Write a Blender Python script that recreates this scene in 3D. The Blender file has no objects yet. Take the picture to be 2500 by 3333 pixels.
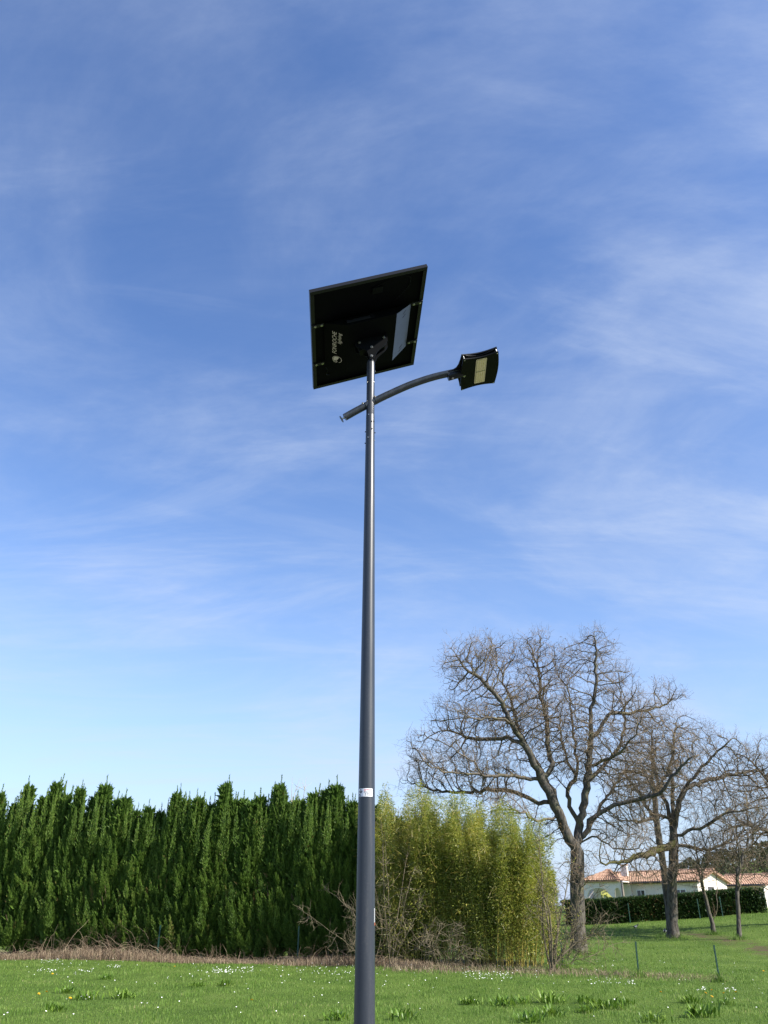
import bpy, math, random
import numpy as np
from mathutils import Vector, kdtree

# ------------------------------------------------------------------ camera, sky, sun, exposure
scene = bpy.context.scene
COL = scene.collection
PITCH = math.radians(27.3)
EYE = 1.6
cam_data = bpy.data.cameras.new('camera')
cam_data.sensor_fit = 'HORIZONTAL'
cam_data.sensor_width = 36.0
cam_data.lens = 36.0
cam_data.clip_end = 5000
cam = bpy.data.objects.new('camera', cam_data)
COL.objects.link(cam)
cam.location = (0, 0, EYE)
cam.rotation_euler = (math.pi / 2 + PITCH, 0, 0)
scene.camera = cam

SUN_EL = math.radians(38)
SUN_AZ = math.radians(-28)          # angle of the sun's ground direction from +x (right), towards -y (behind the camera)
sun_dir = Vector((math.cos(SUN_EL) * math.cos(SUN_AZ), math.cos(SUN_EL) * math.sin(SUN_AZ), math.sin(SUN_EL)))

world = bpy.data.worlds.new('World')
scene.world = world
world.use_nodes = True
wn, wl = world.node_tree.nodes, world.node_tree.links
wn.clear()
w_out = wn.new('ShaderNodeOutputWorld')
w_bg = wn.new('ShaderNodeBackground')
w_bg.inputs['Strength'].default_value = 0.103
sky = wn.new('ShaderNodeTexSky')
sky.sky_type = 'NISHITA'
sky.sun_disc = False
sky.sun_elevation = SUN_EL
sky.sun_rotation = math.pi / 2 - SUN_AZ
sky.altitude = 200
sky.air_density = 1.0
sky.dust_density = 0.3
sky.ozone_density = 3.0
tc = wn.new('ShaderNodeTexCoord')
sep = wn.new('ShaderNodeSeparateXYZ')
wl.new(tc.outputs['Generated'], sep.inputs[0])


def wmath(op, a, b=None, c=None):
    n = wn.new('ShaderNodeMath')
    n.operation = op
    for i, v in enumerate((a, b, c)):
        if v is None:
            continue
        if isinstance(v, (int, float)):
            n.inputs[i].default_value = v
        else:
            wl.new(v, n.inputs[i])
    return n.outputs[0]


zc = wmath('ADD', wmath('MAXIMUM', sep.outputs['Z'], 0.0), 0.16)
cu = wmath('DIVIDE', sep.outputs['X'], zc)
cv = wmath('DIVIDE', sep.outputs['Y'], zc)
comb = wn.new('ShaderNodeCombineXYZ')
wl.new(cu, comb.inputs[0])
wl.new(cv, comb.inputs[1])


def cloud_layer(rot, scl, noise_scale, detail, rough, dist, lo, hi):
    mp = wn.new('ShaderNodeMapping')
    mp.inputs['Rotation'].default_value = (0, 0, math.radians(rot))
    mp.inputs['Scale'].default_value = scl
    wl.new(comb.outputs[0], mp.inputs['Vector'])
    nz = wn.new('ShaderNodeTexNoise')
    nz.inputs['Scale'].default_value = noise_scale
    nz.inputs['Detail'].default_value = detail
    nz.inputs['Roughness'].default_value = rough
    nz.inputs['Distortion'].default_value = dist
    wl.new(mp.outputs[0], nz.inputs['Vector'])
    mr = wn.new('ShaderNodeMapRange')
    mr.interpolation_type = 'SMOOTHSTEP'
    mr.inputs['From Min'].default_value = lo
    mr.inputs['From Max'].default_value = hi
    wl.new(nz.outputs['Fac'], mr.inputs['Value'])
    return mr.outputs[0]


veil = cloud_layer(25, (0.6, 1.0, 1), 1.25, 8, 0.62, 0.9, 0.38, 0.70)
fibre = cloud_layer(38, (0.9, 1.7, 1), 1.9, 9, 0.62, 1.0, 0.36, 0.76)
wisp = cloud_layer(22, (0.5, 1.8, 1), 1.2, 10, 0.64, 0.9, 0.48, 0.78)
amount = wmath('ADD', wmath('MULTIPLY', veil, 0.24), wmath('MULTIPLY', wmath('MULTIPLY', fibre, 0.26), wmath('ADD', veil, 0.25)))
amount = wmath('ADD', amount, wmath('MULTIPLY', wisp, 0.38))
low = wmath('POWER', wmath('SUBTRACT', 1.0, wmath('MAXIMUM', sep.outputs['Z'], 0.0)), 4.5)      # thin veil thickens towards the horizon
amount = wmath('MINIMUM', amount, 0.9)
hsv = wn.new('ShaderNodeHueSaturation')
hsv.inputs['Hue'].default_value = 0.508
hsv.inputs['Saturation'].default_value = 1.12
hsv.inputs['Value'].default_value = 1.0
wl.new(sky.outputs[0], hsv.inputs['Color'])
haze_mix = wn.new('ShaderNodeMix')
haze_mix.data_type = 'RGBA'
haze_mix.inputs['B'].default_value = (2.3, 2.85, 3.9, 1)
wl.new(low, haze_mix.inputs['Factor'])
wl.new(hsv.outputs[0], haze_mix.inputs['A'])
mix = wn.new('ShaderNodeMix')
mix.data_type = 'RGBA'
mix.inputs['B'].default_value = (2.85, 3.25, 4.05, 1)
wl.new(amount, mix.inputs['Factor'])
wl.new(haze_mix.outputs['Result'], mix.inputs['A'])
wl.new(mix.outputs['Result'], w_bg.inputs['Color'])
wl.new(w_bg.outputs[0], w_out.inputs['Surface'])

sun_data = bpy.data.lights.new('sun', 'SUN')
sun_data.energy = 4.2
sun_data.angle = math.radians(0.5)
sun_data.color = (1.0, 0.95, 0.86)
sun = bpy.data.objects.new('sun', sun_data)
COL.objects.link(sun)
sun.location = (20, -8, 30)
sun.rotation_euler = sun_dir.to_track_quat('Z', 'Y').to_euler()

scene.view_settings.view_transform = 'Standard'
scene.view_settings.look = 'None'
scene.view_settings.exposure = 1.25
scene.view_settings.gamma = 1.0
scene.view_settings.use_curve_mapping = False
scene.render.engine = 'CYCLES'
scene.cycles.max_bounces = 6
scene.cycles.transparent_max_bounces = 6

rng = np.random.default_rng(7)
random.seed(7)

# ------------------------------------------------------------------ helpers
CP, SP = math.cos(PITCH), math.sin(PITCH)


def ray(px, py):
    a, b = (px - 1250) / 2500, (1666.5 - py) / 2500
    return np.array([a, CP - SP * b, SP + CP * b])


def at(px, py, Y):
    """World point on the vertical plane y = Y that was surveyed at this spot of the photograph."""
    d = ray(px, py)
    return d * (Y / d[1]) + np.array([0, 0, EYE])


def sstep(t):
    t = np.clip(t, 0, 1)
    return t * t * (3 - 2 * t)


def terrain(x, y):
    x = np.asarray(x, float)
    y = np.asarray(y, float)
    h = 0.80 * sstep((y - 29) / 22) * sstep((x - 3) / 9)
    h = h + 0.55 * sstep((x - 12) / 10) * sstep((y - 22) / 16)
    h = h + 0.5 * sstep((y - 55) / 40)
    h = h + 0.035 * np.sin(x * 0.9 + 1.0) * np.sin(y * 0.55) * sstep((y - 11.5) / 8)
    return h


def on_ground(px, py):
    d = ray(px, py)
    if d[2] > -0.01:
        d[2] = -0.01
    ts = np.geomspace(6, 160, 4000)
    gap = EYE + d[2] * ts - terrain(d[0] * ts, d[1] * ts)
    k = np.argmax(gap < 0) if (gap < 0).any() else len(ts) - 1
    p = d * ts[k]
    return np.array([p[0], p[1], float(terrain(p[0], p[1]))])


def tag(o, label=None, cat=None, group=None, kind=None):
    if label:
        o['label'] = label
    if cat:
        o['category'] = cat
    if group:
        o['group'] = group
    if kind:
        o['kind'] = kind
    return o


ORIGIN = {}


def empty(name, loc, label, cat, group=None):
    o = bpy.data.objects.new(name, None)
    COL.objects.link(o)
    o.location = loc
    o.empty_display_size = 0.2
    ORIGIN[o] = np.array(loc, float)
    return tag(o, label, cat, group)


def link(name, mesh, mats, parent=None, loc=None):
    if not isinstance(mats, (list, tuple)):
        mats = [mats]
    if len(mesh.materials) == 0:
        for m in mats:
            mesh.materials.append(m)
    o = bpy.data.objects.new(name, mesh)
    COL.objects.link(o)
    if parent is not None:
        o.parent = parent
        ORIGIN[o] = ORIGIN.get(parent, np.zeros(3))
    elif loc is not None:
        o.location = loc
        ORIGIN[o] = np.array(loc, float)
    else:
        ORIGIN[o] = np.zeros(3)
    return o


def np_mesh(name, V, F, rnd=None, smooth=False, matidx=None):
    """V (n,3), F (m,k) one face size; rnd: one value per face for colour variety."""
    V = np.asarray(V, np.float32)
    F = np.asarray(F, np.int32)
    m, k = F.shape
    me = bpy.data.meshes.new(name)
    me.vertices.add(len(V))
    me.vertices.foreach_set('co', V.ravel())
    me.loops.add(m * k)
    me.loops.foreach_set('vertex_index', F.ravel())
    me.polygons.add(m)
    me.polygons.foreach_set('loop_start', np.arange(0, m * k, k, dtype=np.int32))
    me.polygons.foreach_set('loop_total', np.full(m, k, np.int32))
    me.polygons.foreach_set('use_smooth', np.full(m, smooth, bool))
    if matidx is not None:
        me.polygons.foreach_set('material_index', np.asarray(matidx, np.int32))
    if rnd is not None:
        a = me.attributes.new('rnd', 'FLOAT', 'FACE')
        a.data.foreach_set('value', np.asarray(rnd, np.float32))
    me.update(calc_edges=True)
    return me


class MB:
    """Collects shapes in world coordinates; build() links them as one mesh object."""

    def __init__(self):
        self.v, self.f, self.s = [], [], []

    def add(self, verts, faces, smooth=False):
        o = len(self.v)
        self.v += [tuple(map(float, p)) for p in verts]
        self.f += [tuple(i + o for i in fc) for fc in faces]
        self.s += [smooth] * len(faces)
        return self

    def box(self, c, half, axes=None):
        c = np.array(c, float)
        ax = np.eye(3) if axes is None else np.array(axes, float)
        P = []
        for sz in (-1, 1):
            for sx, sy in ((-1, -1), (1, -1), (1, 1), (-1, 1)):
                P.append(c + ax[0] * half[0] * sx + ax[1] * half[1] * sy + ax[2] * half[2] * sz)
        return self.add(P, [(3, 2, 1, 0), (4, 5, 6, 7), (0, 1, 5, 4), (1, 2, 6, 5), (2, 3, 7, 6), (3, 0, 4, 7)])

    def tube(self, pts, radii, n=12, cap=True, up=None):
        pts = [np.array(p, float) for p in pts]
        if not hasattr(radii, '__len__'):
            radii = [radii] * len(pts)
        o = []
        prev = None
        for i, p in enumerate(pts):
            d = pts[min(i + 1, len(pts) - 1)] - pts[max(i - 1, 0)]
            d /= np.linalg.norm(d) + 1e-9
            if prev is None:
                h = np.array(up if up is not None else ((0, 1, 0) if abs(d[1]) < 0.8 else (1, 0, 0)), float)
            else:
                h = prev
            a = h - d * (h @ d)
            a /= np.linalg.norm(a) + 1e-9
            b = np.cross(d, a)
            prev = a
            for j in range(n):
                t = 2 * math.pi * j / n
                o.append(p + radii[i] * (a * math.cos(t) + b * math.sin(t)))
        F = []
        for i in range(len(pts) - 1):
            for j in range(n):
                k = (j + 1) % n
                F.append((i * n + j, i * n + k, (i + 1) * n + k, (i + 1) * n + j))
        self.add(o, F, True)
        if cap:
            self.add(o[:n], [tuple(reversed(range(n)))])
            self.add(o[-n:], [tuple(range(n))])
        return self

    def prism(self, outline, d, smooth=False):
        """outline: 3-D loop, d: thickness vector"""
        P = [np.array(p, float) for p in outline]
        d = np.array(d, float)
        n = len(P)
        Q = P + [p + d for p in P]
        self.add(Q, [tuple(reversed(range(n))), tuple(range(n, 2 * n))])
        self.add(Q, [(i, (i + 1) % n, n + (i + 1) % n, n + i) for i in range(n)], smooth)
        return self

    def build(self, name, mat, parent=None, loc=None):
        o = ORIGIN[parent] if parent is not None else (np.array(loc, float) if loc is not None else np.zeros(3))
        V = np.array(self.v) - o
        me = bpy.data.meshes.new(name)
        me.from_pydata(V.tolist(), [], self.f)
        me.polygons.foreach_set('use_smooth', self.s)
        me.update()
        return link(name, me, mat, parent, loc)


def bevel(o, w=0.004, seg=2):
    m = o.modifiers.new('bevel', 'BEVEL')
    m.width = w
    m.segments = seg
    m.limit_method = 'ANGLE'
    m.angle_limit = math.radians(40)
    return o


# ------------------------------------------------------------------ materials
def material(name):
    m = bpy.data.materials.new(name)
    m.use_nodes = True
    nt = m.node_tree
    b = nt.nodes['Principled BSDF']
    return m, nt, b


def N(nt, t, **kw):
    n = nt.nodes.new(t)
    for k, v in kw.items():
        n.inputs[k.replace('_', ' ')].default_value = v
    return n


def ramp(nt, fac, stops):
    r = nt.nodes.new('ShaderNodeValToRGB')
    e = r.color_ramp.elements
    while len(e) > 1:
        e.remove(e[-1])
    e[0].position, e[0].color = stops[0][0], (*stops[0][1], 1)
    for p, c in stops[1:]:
        x = e.new(p)
        x.color = (*c, 1)
    nt.links.new(fac, r.inputs[0])
    return r.outputs[0]


def coords(nt, scale=(1, 1, 1)):
    t = nt.nodes.new('ShaderNodeTexCoord')
    m = nt.nodes.new('ShaderNodeMapping')
    m.inputs['Scale'].default_value = scale
    nt.links.new(t.outputs['Object'], m.inputs[0])
    return m.outputs[0]


def noise(nt, vec, scale, detail=4, rough=0.55, dist=0.0):
    n = N(nt, 'ShaderNodeTexNoise', Scale=scale, Detail=detail, Roughness=rough, Distortion=dist)
    nt.links.new(vec, n.inputs['Vector'])
    return n.outputs['Fac']


def bump(nt, b, h, strength, distance):
    n = nt.nodes.new('ShaderNodeBump')
    n.inputs['Strength'].default_value = strength
    n.inputs['Distance'].default_value = distance
    nt.links.new(h, n.inputs['Height'])
    nt.links.new(n.outputs[0], b.inputs['Normal'])


def plain(name, col, rough=0.5, metal=0.0, var=0.12, scale=9.0, spec=0.5, bmp=0.0):
    m, nt, b = material(name)
    v = coords(nt)
    c = np.array(col)
    nt.links.new(ramp(nt, noise(nt, v, scale, 6, 0.6), [(0.3, tuple(c * (1 - var))), (0.7, tuple(np.minimum(c * (1 + var), 1)))]), b.inputs['Base Color'])
    b.inputs['Roughness'].default_value = rough
    b.inputs['Metallic'].default_value = metal
    b.inputs['Specular IOR Level'].default_value = spec
    if bmp:
        bump(nt, b, noise(nt, v, scale * 14, 3), bmp, 0.002)
    return m


def leafy(name, stops, rough=0.55, trans=0.3, patch=0.0, patch_scale=0.35, spec=0.3):
    """Foliage: colour from a per-leaf value, a little light through the blade."""
    m, nt, b = material(name)
    a = nt.nodes.new('ShaderNodeAttribute')
    a.attribute_name = 'rnd'
    fac = a.outputs['Fac']
    if patch:
        g = nt.nodes.new('ShaderNodeNewGeometry')
        nz = noise(nt, g.outputs['Position'], patch_scale, 4, 0.6)
        q = nt.nodes.new('ShaderNodeMath')
        q.operation = 'MULTIPLY_ADD'
        nt.links.new(nz, q.inputs[0])
        q.inputs[1].default_value = patch
        q.inputs[2].default_value = -0.5 * patch
        s = nt.nodes.new('ShaderNodeMath')
        s.operation = 'ADD'
        s.use_clamp = True
        nt.links.new(fac, s.inputs[0])
        nt.links.new(q.outputs[0], s.inputs[1])
        fac = s.outputs[0]
    c = ramp(nt, fac, stops)
    nt.links.new(c, b.inputs['Base Color'])
    b.inputs['Roughness'].default_value = rough
    b.inputs['Specular IOR Level'].default_value = spec
    t = nt.nodes.new('ShaderNodeBsdfTranslucent')
    nt.links.new(c, t.inputs['Color'])
    mx = nt.nodes.new('ShaderNodeMixShader')
    mx.inputs[0].default_value = trans
    out = nt.nodes['Material Output']
    nt.links.new(b.outputs[0], mx.inputs[1])
    nt.links.new(t.outputs[0], mx.inputs[2])
    nt.links.new(mx.outputs[0], out.inputs['Surface'])
    return m


def bark(name, dark, light, lichen, lich_amt=0.5, scale=1.0):
    m, nt, b = material(name)
    v = coords(nt, (1, 1, 0.22))
    f = noise(nt, v, 14 * scale, 8, 0.65, 0.4)
    c1 = ramp(nt, f, [(0.32, dark), (0.62, light)])
    g = coords(nt)
    l = noise(nt, g, 2.6 * scale, 6, 0.65)
    mx = nt.nodes.new('ShaderNodeMix')
    mx.data_type = 'RGBA'
    mr = nt.nodes.new('ShaderNodeMapRange')
    mr.inputs['From Min'].default_value = 0.68 - 0.25 * lich_amt
    mr.inputs['From Max'].default_value = 0.80 - 0.25 * lich_amt
    mr.inputs['To Max'].default_value = 0.65
    nt.links.new(l, mr.inputs['Value'])
    nt.links.new(mr.outputs[0], mx.inputs['Factor'])
    nt.links.new(c1, mx.inputs['A'])
    mx.inputs['B'].default_value = (*lichen, 1)
    nt.links.new(mx.outputs['Result'], b.inputs['Base Color'])
    b.inputs['Roughness'].default_value = 0.9
    b.inputs['Specular IOR Level'].default_value = 0.15
    bump(nt, b, f, 0.9, 0.04)
    return m


M = {}
M['paint'] = plain('anthracite_paint', (0.023, 0.028, 0.037), 0.36, 0.0, 0.08, 30, 0.6, 0.05)
def worn_paint():
    m, nt, b = material('worn_anthracite_paint')
    v = coords(nt, (1, 1, 0.05))
    st_ = noise(nt, v, 22, 6, 0.6)
    fine = noise(nt, coords(nt), 70, 5, 0.65)
    mul = nt.nodes.new('ShaderNodeMath')
    mul.operation = 'MULTIPLY'
    nt.links.new(st_, mul.inputs[0])
    nt.links.new(fine, mul.inputs[1])
    nt.links.new(ramp(nt, mul.outputs[0], [(0.12, (0.020, 0.025, 0.033)), (0.28, (0.025, 0.030, 0.039)), (0.40, (0.040, 0.043, 0.048))]), b.inputs['Base Color'])
    nt.links.new(ramp(nt, st_, [(0.3, (0.30,) * 3), (0.7, (0.46,) * 3)]), b.inputs['Roughness'])
    b.inputs['Specular IOR Level'].default_value = 0.6
    bump(nt, b, noise(nt, coords(nt), 400, 2), 0.05, 0.002)
    return m


M['paint'] = worn_paint()
M['black'] = plain('black_coating', (0.0035, 0.0040, 0.0050), 0.5, 0, 0.15, 20, 0.12)
M['black_frame'] = plain('black_anodised_frame', (0.010, 0.0105, 0.014), 0.42, 0.0, 0.1, 20, 0.3)
M['backsheet'] = plain('panel_backsheet', (0.003, 0.0036, 0.0040), 0.7, 0, 0.2, 12, 0.06)
M['cells'] = plain('solar_cells', (0.008, 0.012, 0.03), 0.12, 0, 0.1, 20, 0.6)
M['flank'] = plain('sunlit_tone_flank', (0.070, 0.076, 0.092), 0.42, 0.0, 0.12, 14, 0.5)  # anthracite lightened, the sun's brightness on this flank is put into the colour
M['steel'] = plain('stainless_steel', (0.55, 0.54, 0.50), 0.32, 0.85, 0.06, 60)
M['print'] = plain('pale_print', (0.74, 0.68, 0.62), 0.6, 0, 0.05, 40, 0.3)
M['lens'] = plain('led_lens', (0.80, 0.69, 0.37), 0.35, 0, 0.22, 90, 0.5)
M['lens_rim'] = plain('led_gasket', (0.90, 0.80, 0.54), 0.5, 0, 0.06, 30, 0.4)
M['led_gap'] = plain('led_divider', (0.35, 0.35, 0.25), 0.5, 0, 0.1, 30, 0.4)
M['white_sticker'] = plain('white_vinyl', (0.78, 0.79, 0.80), 0.4, 0, 0.02, 30, 0.5)
M['ink'] = plain('dark_ink', (0.03, 0.03, 0.04), 0.6, 0, 0.05, 30, 0.3)
M['red_ink'] = plain('red_ink', (0.55, 0.04, 0.04), 0.6, 0, 0.05, 30, 0.3)
M['rust'] = plain('orange_mark', (0.45, 0.12, 0.05), 0.6, 0, 0.2, 60, 0.3)
M['silver'] = plain('silver_film', (0.70, 0.71, 0.73), 0.3, 0.3, 0.05, 60, 0.5)
M['grass'] = leafy('grass_blades', [(0.0, (0.070, 0.140, 0.020)), (0.45, (0.150, 0.255, 0.042)), (0.8, (0.240, 0.330, 0.075)), (1.0, (0.42, 0.38, 0.18))], 0.5, 0.40, 1.45, 0.8)
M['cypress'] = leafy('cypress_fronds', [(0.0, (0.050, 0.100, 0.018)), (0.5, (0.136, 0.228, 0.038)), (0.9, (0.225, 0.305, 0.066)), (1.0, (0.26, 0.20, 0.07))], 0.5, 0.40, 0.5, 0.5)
M['hedge'] = leafy('hedge_leaves', [(0.0, (0.014, 0.034, 0.010)), (0.6, (0.034, 0.074, 0.018)), (0.93, (0.060, 0.105, 0.025)), (1.0, (0.12, 0.07, 0.03))], 0.5, 0.2, 0.5, 0.6)
M['bamboo_leaf'] = leafy('bamboo_leaves', [(0.0, (0.110, 0.160, 0.020)), (0.45, (0.290, 0.325, 0.048)), (0.8, (0.480, 0.440, 0.090)), (1.0, (0.56, 0.46, 0.14))], 0.42, 0.45, 1.0, 1.1, 0.5)
M['dock'] = leafy('weed_leaves', [(0.0, (0.070, 0.145, 0.014)), (0.6, (0.120, 0.215, 0.022)), (1.0, (0.20, 0.29, 0.045))], 0.4, 0.3)
M['dry'] = leafy('dry_stems', [(0.0, (0.10, 0.065, 0.045)), (0.5, (0.22, 0.155, 0.105)), (1.0, (0.40, 0.32, 0.21))], 0.8, 0.2)
M['withered'] = leafy('withered_leaves', [(0.0, (0.10, 0.05, 0.02)), (0.6, (0.22, 0.12, 0.055)), (1.0, (0.34, 0.22, 0.10))], 0.7, 0.3)
M['petal'] = plain('white_petals', (0.80, 0.80, 0.78), 0.6, 0, 0.03, 30, 0.3)
M['dandelion'] = plain('yellow_petals', (0.80, 0.50, 0.02), 0.6, 0, 0.1, 60, 0.3)
M['stalk'] = plain('green_stalk', (0.07, 0.14, 0.03), 0.6, 0, 0.1, 60, 0.3)
M['oak_bark'] = bark('oak_bark', (0.026, 0.021, 0.017), (0.14, 0.126, 0.107), (0.14, 0.135, 0.075), 0.6)
M['oak_branch'] = bark('oak_branch_bark', (0.034, 0.028, 0.022), (0.16, 0.138, 0.110), (0.17, 0.155, 0.07), 0.7)
M['twig'] = plain('oak_twigs', (0.21, 0.155, 0.10), 0.85, 0, 0.3, 3, 0.2)
M['moss'] = bark('mossy_bark', (0.026, 0.022, 0.014), (0.11, 0.095, 0.06), (0.095, 0.10, 0.022), 0.9)
M['shrub'] = plain('shrub_twigs', (0.14, 0.115, 0.075), 0.85, 0, 0.3, 4, 0.2)
M['birch_twig'] = plain('pale_twigs', (0.42, 0.36, 0.25), 0.8, 0, 0.2, 4, 0.2)
M['trunk'] = bark('cypress_bark', (0.04, 0.028, 0.02), (0.16, 0.11, 0.08), (0.16, 0.15, 0.12), 0.2)
M['culm'] = plain('bamboo_culm', (0.30, 0.24, 0.055), 0.45, 0, 0.35, 3, 0.5)
M['post'] = plain('green_post', (0.012, 0.050, 0.036), 0.45, 0, 0.15, 20, 0.5)
M['render'] = plain('white_render', (0.78, 0.71, 0.62), 0.9, 0, 0.05, 2, 0.2, 0.3)
M['trim'] = plain('white_trim', (0.78, 0.78, 0.77), 0.5, 0, 0.03, 5, 0.4)
M['glass'] = plain('window_glass', (0.035, 0.04, 0.045), 0.08, 0, 0.1, 3, 0.7)
M['gutter'] = plain('dark_gutter', (0.06, 0.055, 0.055), 0.5, 0, 0.1, 10, 0.4)
M['yellow'] = plain('yellow_plastic', (0.48, 0.46, 0.12), 0.45, 0, 0.05, 5, 0.5)
M['bird_black'] = plain('bird_black_feathers', (0.012, 0.013, 0.018), 0.45, 0, 0.2, 30, 0.5)
M['bird_white'] = plain('bird_white_feathers', (0.78, 0.78, 0.76), 0.7, 0, 0.04, 30, 0.3)
M['wood'] = leafy('far_wood_leaves', [(0.0, (0.020, 0.032, 0.012)), (0.5, (0.042, 0.056, 0.020)), (1.0, (0.080, 0.085, 0.040))], 0.7, 0.15)


def tile_material():
    m, nt, b = material('terracotta_tiles')
    v = coords(nt)
    f = noise(nt, v, 5.5, 5, 0.7)
    nt.links.new(ramp(nt, f, [(0.28, (0.15, 0.080, 0.055)), (0.44, (0.34, 0.190, 0.125)), (0.58, (0.47, 0.300, 0.205)), (0.74, (0.58, 0.45, 0.35))]), b.inputs['Base Color'])
    b.inputs['Roughness'].default_value = 0.85
    bump(nt, b, f, 0.4, 0.02)
    return m


M['tile'] = tile_material()


def ground_material():
    m, nt, b = material('meadow_ground')
    g = nt.nodes.new('ShaderNodeNewGeometry')
    p = g.outputs['Position']
    big = noise(nt, p, 0.45, 5, 0.6)
    fine = noise(nt, p, 28, 6, 0.7)
    c = ramp(nt, big, [(0.3, (0.070, 0.120, 0.020)), (0.55, (0.105, 0.165, 0.030)), (0.75, (0.145, 0.20, 0.045))])
    c2 = ramp(nt, fine, [(0.3, (0.45, 0.45, 0.45)), (0.7, (1.25, 1.25, 1.25))])
    mu = nt.nodes.new('ShaderNodeMix')
    mu.data_type = 'RGBA'
    mu.blend_type = 'MULTIPLY'
    mu.inputs['Factor'].default_value = 1
    nt.links.new(c, mu.inputs['A'])
    nt.links.new(c2, mu.inputs['B'])
    at_ = nt.nodes.new('ShaderNodeAttribute')
    at_.attribute_name = 'soil'
    soil = ramp(nt, fine, [(0.3, (0.055, 0.038, 0.022)), (0.7, (0.14, 0.105, 0.065))])
    wob = noise(nt, p, 1.6, 5, 0.65)
    s = nt.nodes.new('ShaderNodeMath')
    s.operation = 'MULTIPLY'
    nt.links.new(at_.outputs['Fac'], s.inputs[0])
    nt.links.new(ramp(nt, wob, [(0.42, (0.05,) * 3), (0.58, (1,) * 3)]), s.inputs[1])
    mx = nt.nodes.new('ShaderNodeMix')
    mx.data_type = 'RGBA'
    nt.links.new(s.outputs[0], mx.inputs['Factor'])
    nt.links.new(mu.outputs['Result'], mx.inputs['A'])
    nt.links.new(soil, mx.inputs['B'])
    nt.links.new(mx.outputs['Result'], b.inputs['Base Color'])
    b.inputs['Roughness'].default_value = 0.95
    b.inputs['Specular IOR Level'].default_value = 0.1
    bump(nt, b, fine, 0.8, 0.05)
    return m


M['ground'] = ground_material()

# ------------------------------------------------------------------ the ground and the far hill
HEDGE_A, HEDGE_B = np.array([-19.0, 36.2]), np.array([1.3, 29.6])


def hedge_line(x):
    """y of the cypress row at this x"""
    t = (x - HEDGE_A[0]) / (HEDGE_B[0] - HEDGE_A[0])
    return HEDGE_A[1] + t * (HEDGE_B[1] - HEDGE_A[1])


BANK = np.array([on_ground(*q)[:2] for q in ((2240, 3040), (2330, 3055), (2400, 3066), (2460, 3085), (2540, 3110))])


def soil_amount(x, y):
    x = np.asarray(x, float)
    y = np.asarray(y, float)
    s = np.zeros_like(x)
    for a, b in zip(BANK[:-1], BANK[1:]):
        d = b - a
        t = np.clip(((x - a[0]) * d[0] + (y - a[1]) * d[1]) / (d @ d), 0, 1)
        r = np.hypot(x - a[0] - t * d[0], (y - a[1] - t * d[1]) * 0.55)
        s = np.maximum(s, 1 - sstep((r - 0.15) / 0.8))
    hl = hedge_line(x)
    s = np.maximum(s, np.where(x < 5.0, sstep((y - (np.minimum(hl, 99) - 1.3)) / 0.8) * sstep((hl + 3.5 - y) / 1.5), 0))
    return s


gx = np.concatenate([-np.geomspace(900, 30, 26), np.linspace(-29, 34, 148), np.geomspace(35, 900, 26)])
gy = np.concatenate([-np.geomspace(600, 3, 14), np.linspace(-2, 60, 140), np.geomspace(61, 1500, 30)])
X, Y = np.meshgrid(gx, gy)
V = np.stack([X.ravel(), Y.ravel(), terrain(X.ravel(), Y.ravel())], 1)
nx, ny = len(gx), len(gy)
ii = np.arange(nx * ny).reshape(ny, nx)
F = np.stack([ii[:-1, :-1].ravel(), ii[:-1, 1:].ravel(), ii[1:, 1:].ravel(), ii[1:, :-1].ravel()], 1)
me = np_mesh('meadow', V, F, smooth=True)
a = me.attributes.new('soil', 'FLOAT', 'POINT')
a.data.foreach_set('value', soil_amount(V[:, 0], V[:, 1]).astype(np.float32))
tag(link('meadow', me, M['ground']), kind='structure')


def cards(P, D, L, Wd, bend=0.0, up=None):
    """Kite-shaped leaves: base P, direction D (unit), length L, width Wd -> two triangles each, folded by bend."""
    n = len(P)
    R = rng.normal(size=(n, 3)) if up is None else up
    S = np.cross(D, R)
    S /= np.linalg.norm(S, axis=1, keepdims=True) + 1e-9
    Nn = np.cross(S, D)
    mid = P + D * (L * 0.42)[:, None]
    V = np.empty((n, 4, 3))
    V[:, 0] = P
    V[:, 1] = mid + S * (Wd * 0.5)[:, None] + Nn * (Wd * bend)[:, None]
    V[:, 2] = P + D * L[:, None]
    V[:, 3] = mid - S * (Wd * 0.5)[:, None] + Nn * (Wd * bend)[:, None]
    b = np.arange(n)[:, None] * 4
    F = np.concatenate([b + [0, 1, 2], b + [0, 2, 3]], 1).reshape(-1, 3)
    return V.reshape(-1, 3), F


def unit(v):
    return v / (np.linalg.norm(v, axis=-1, keepdims=True) + 1e-9)


# the street the lamp belongs to: asphalt carriageway, kerb and a strip of pale gravel footway (behind and below the view)
def street():
    m, nt, b = material('asphalt')
    p = coords(nt)
    nt.links.new(ramp(nt, noise(nt, p, 60, 6, 0.7), [(0.3, (0.035, 0.035, 0.036)), (0.7, (0.075, 0.073, 0.070))]), b.inputs['Base Color'])
    b.inputs['Roughness'].default_value = 0.9
    bump(nt, b, noise(nt, p, 220, 3), 0.6, 0.01)
    for nm, y0, y1, z, mat in (('road', -6.5, 4.2, 0.050, m), ('footway', 4.40, 11.2, 0.06, plain('gravel_footway', (0.15, 0.14, 0.125), 0.95, 0, 0.35, 25, 0.2, 0.6))):
        o = MB().box((0, (y0 + y1) / 2, z - 0.06), (160, (y1 - y0) / 2, 0.06)).build(nm, mat)
        tag(o, kind='structure')
    k = bevel(MB().box((0, 4.30, 0.03), (160, 0.098, 0.11)).build('kerb', plain('kerb_concrete', (0.34, 0.33, 0.31), 0.9, 0, 0.1, 6, 0.2)), 0.01)
    tag(k, kind='structure')


street()


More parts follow.
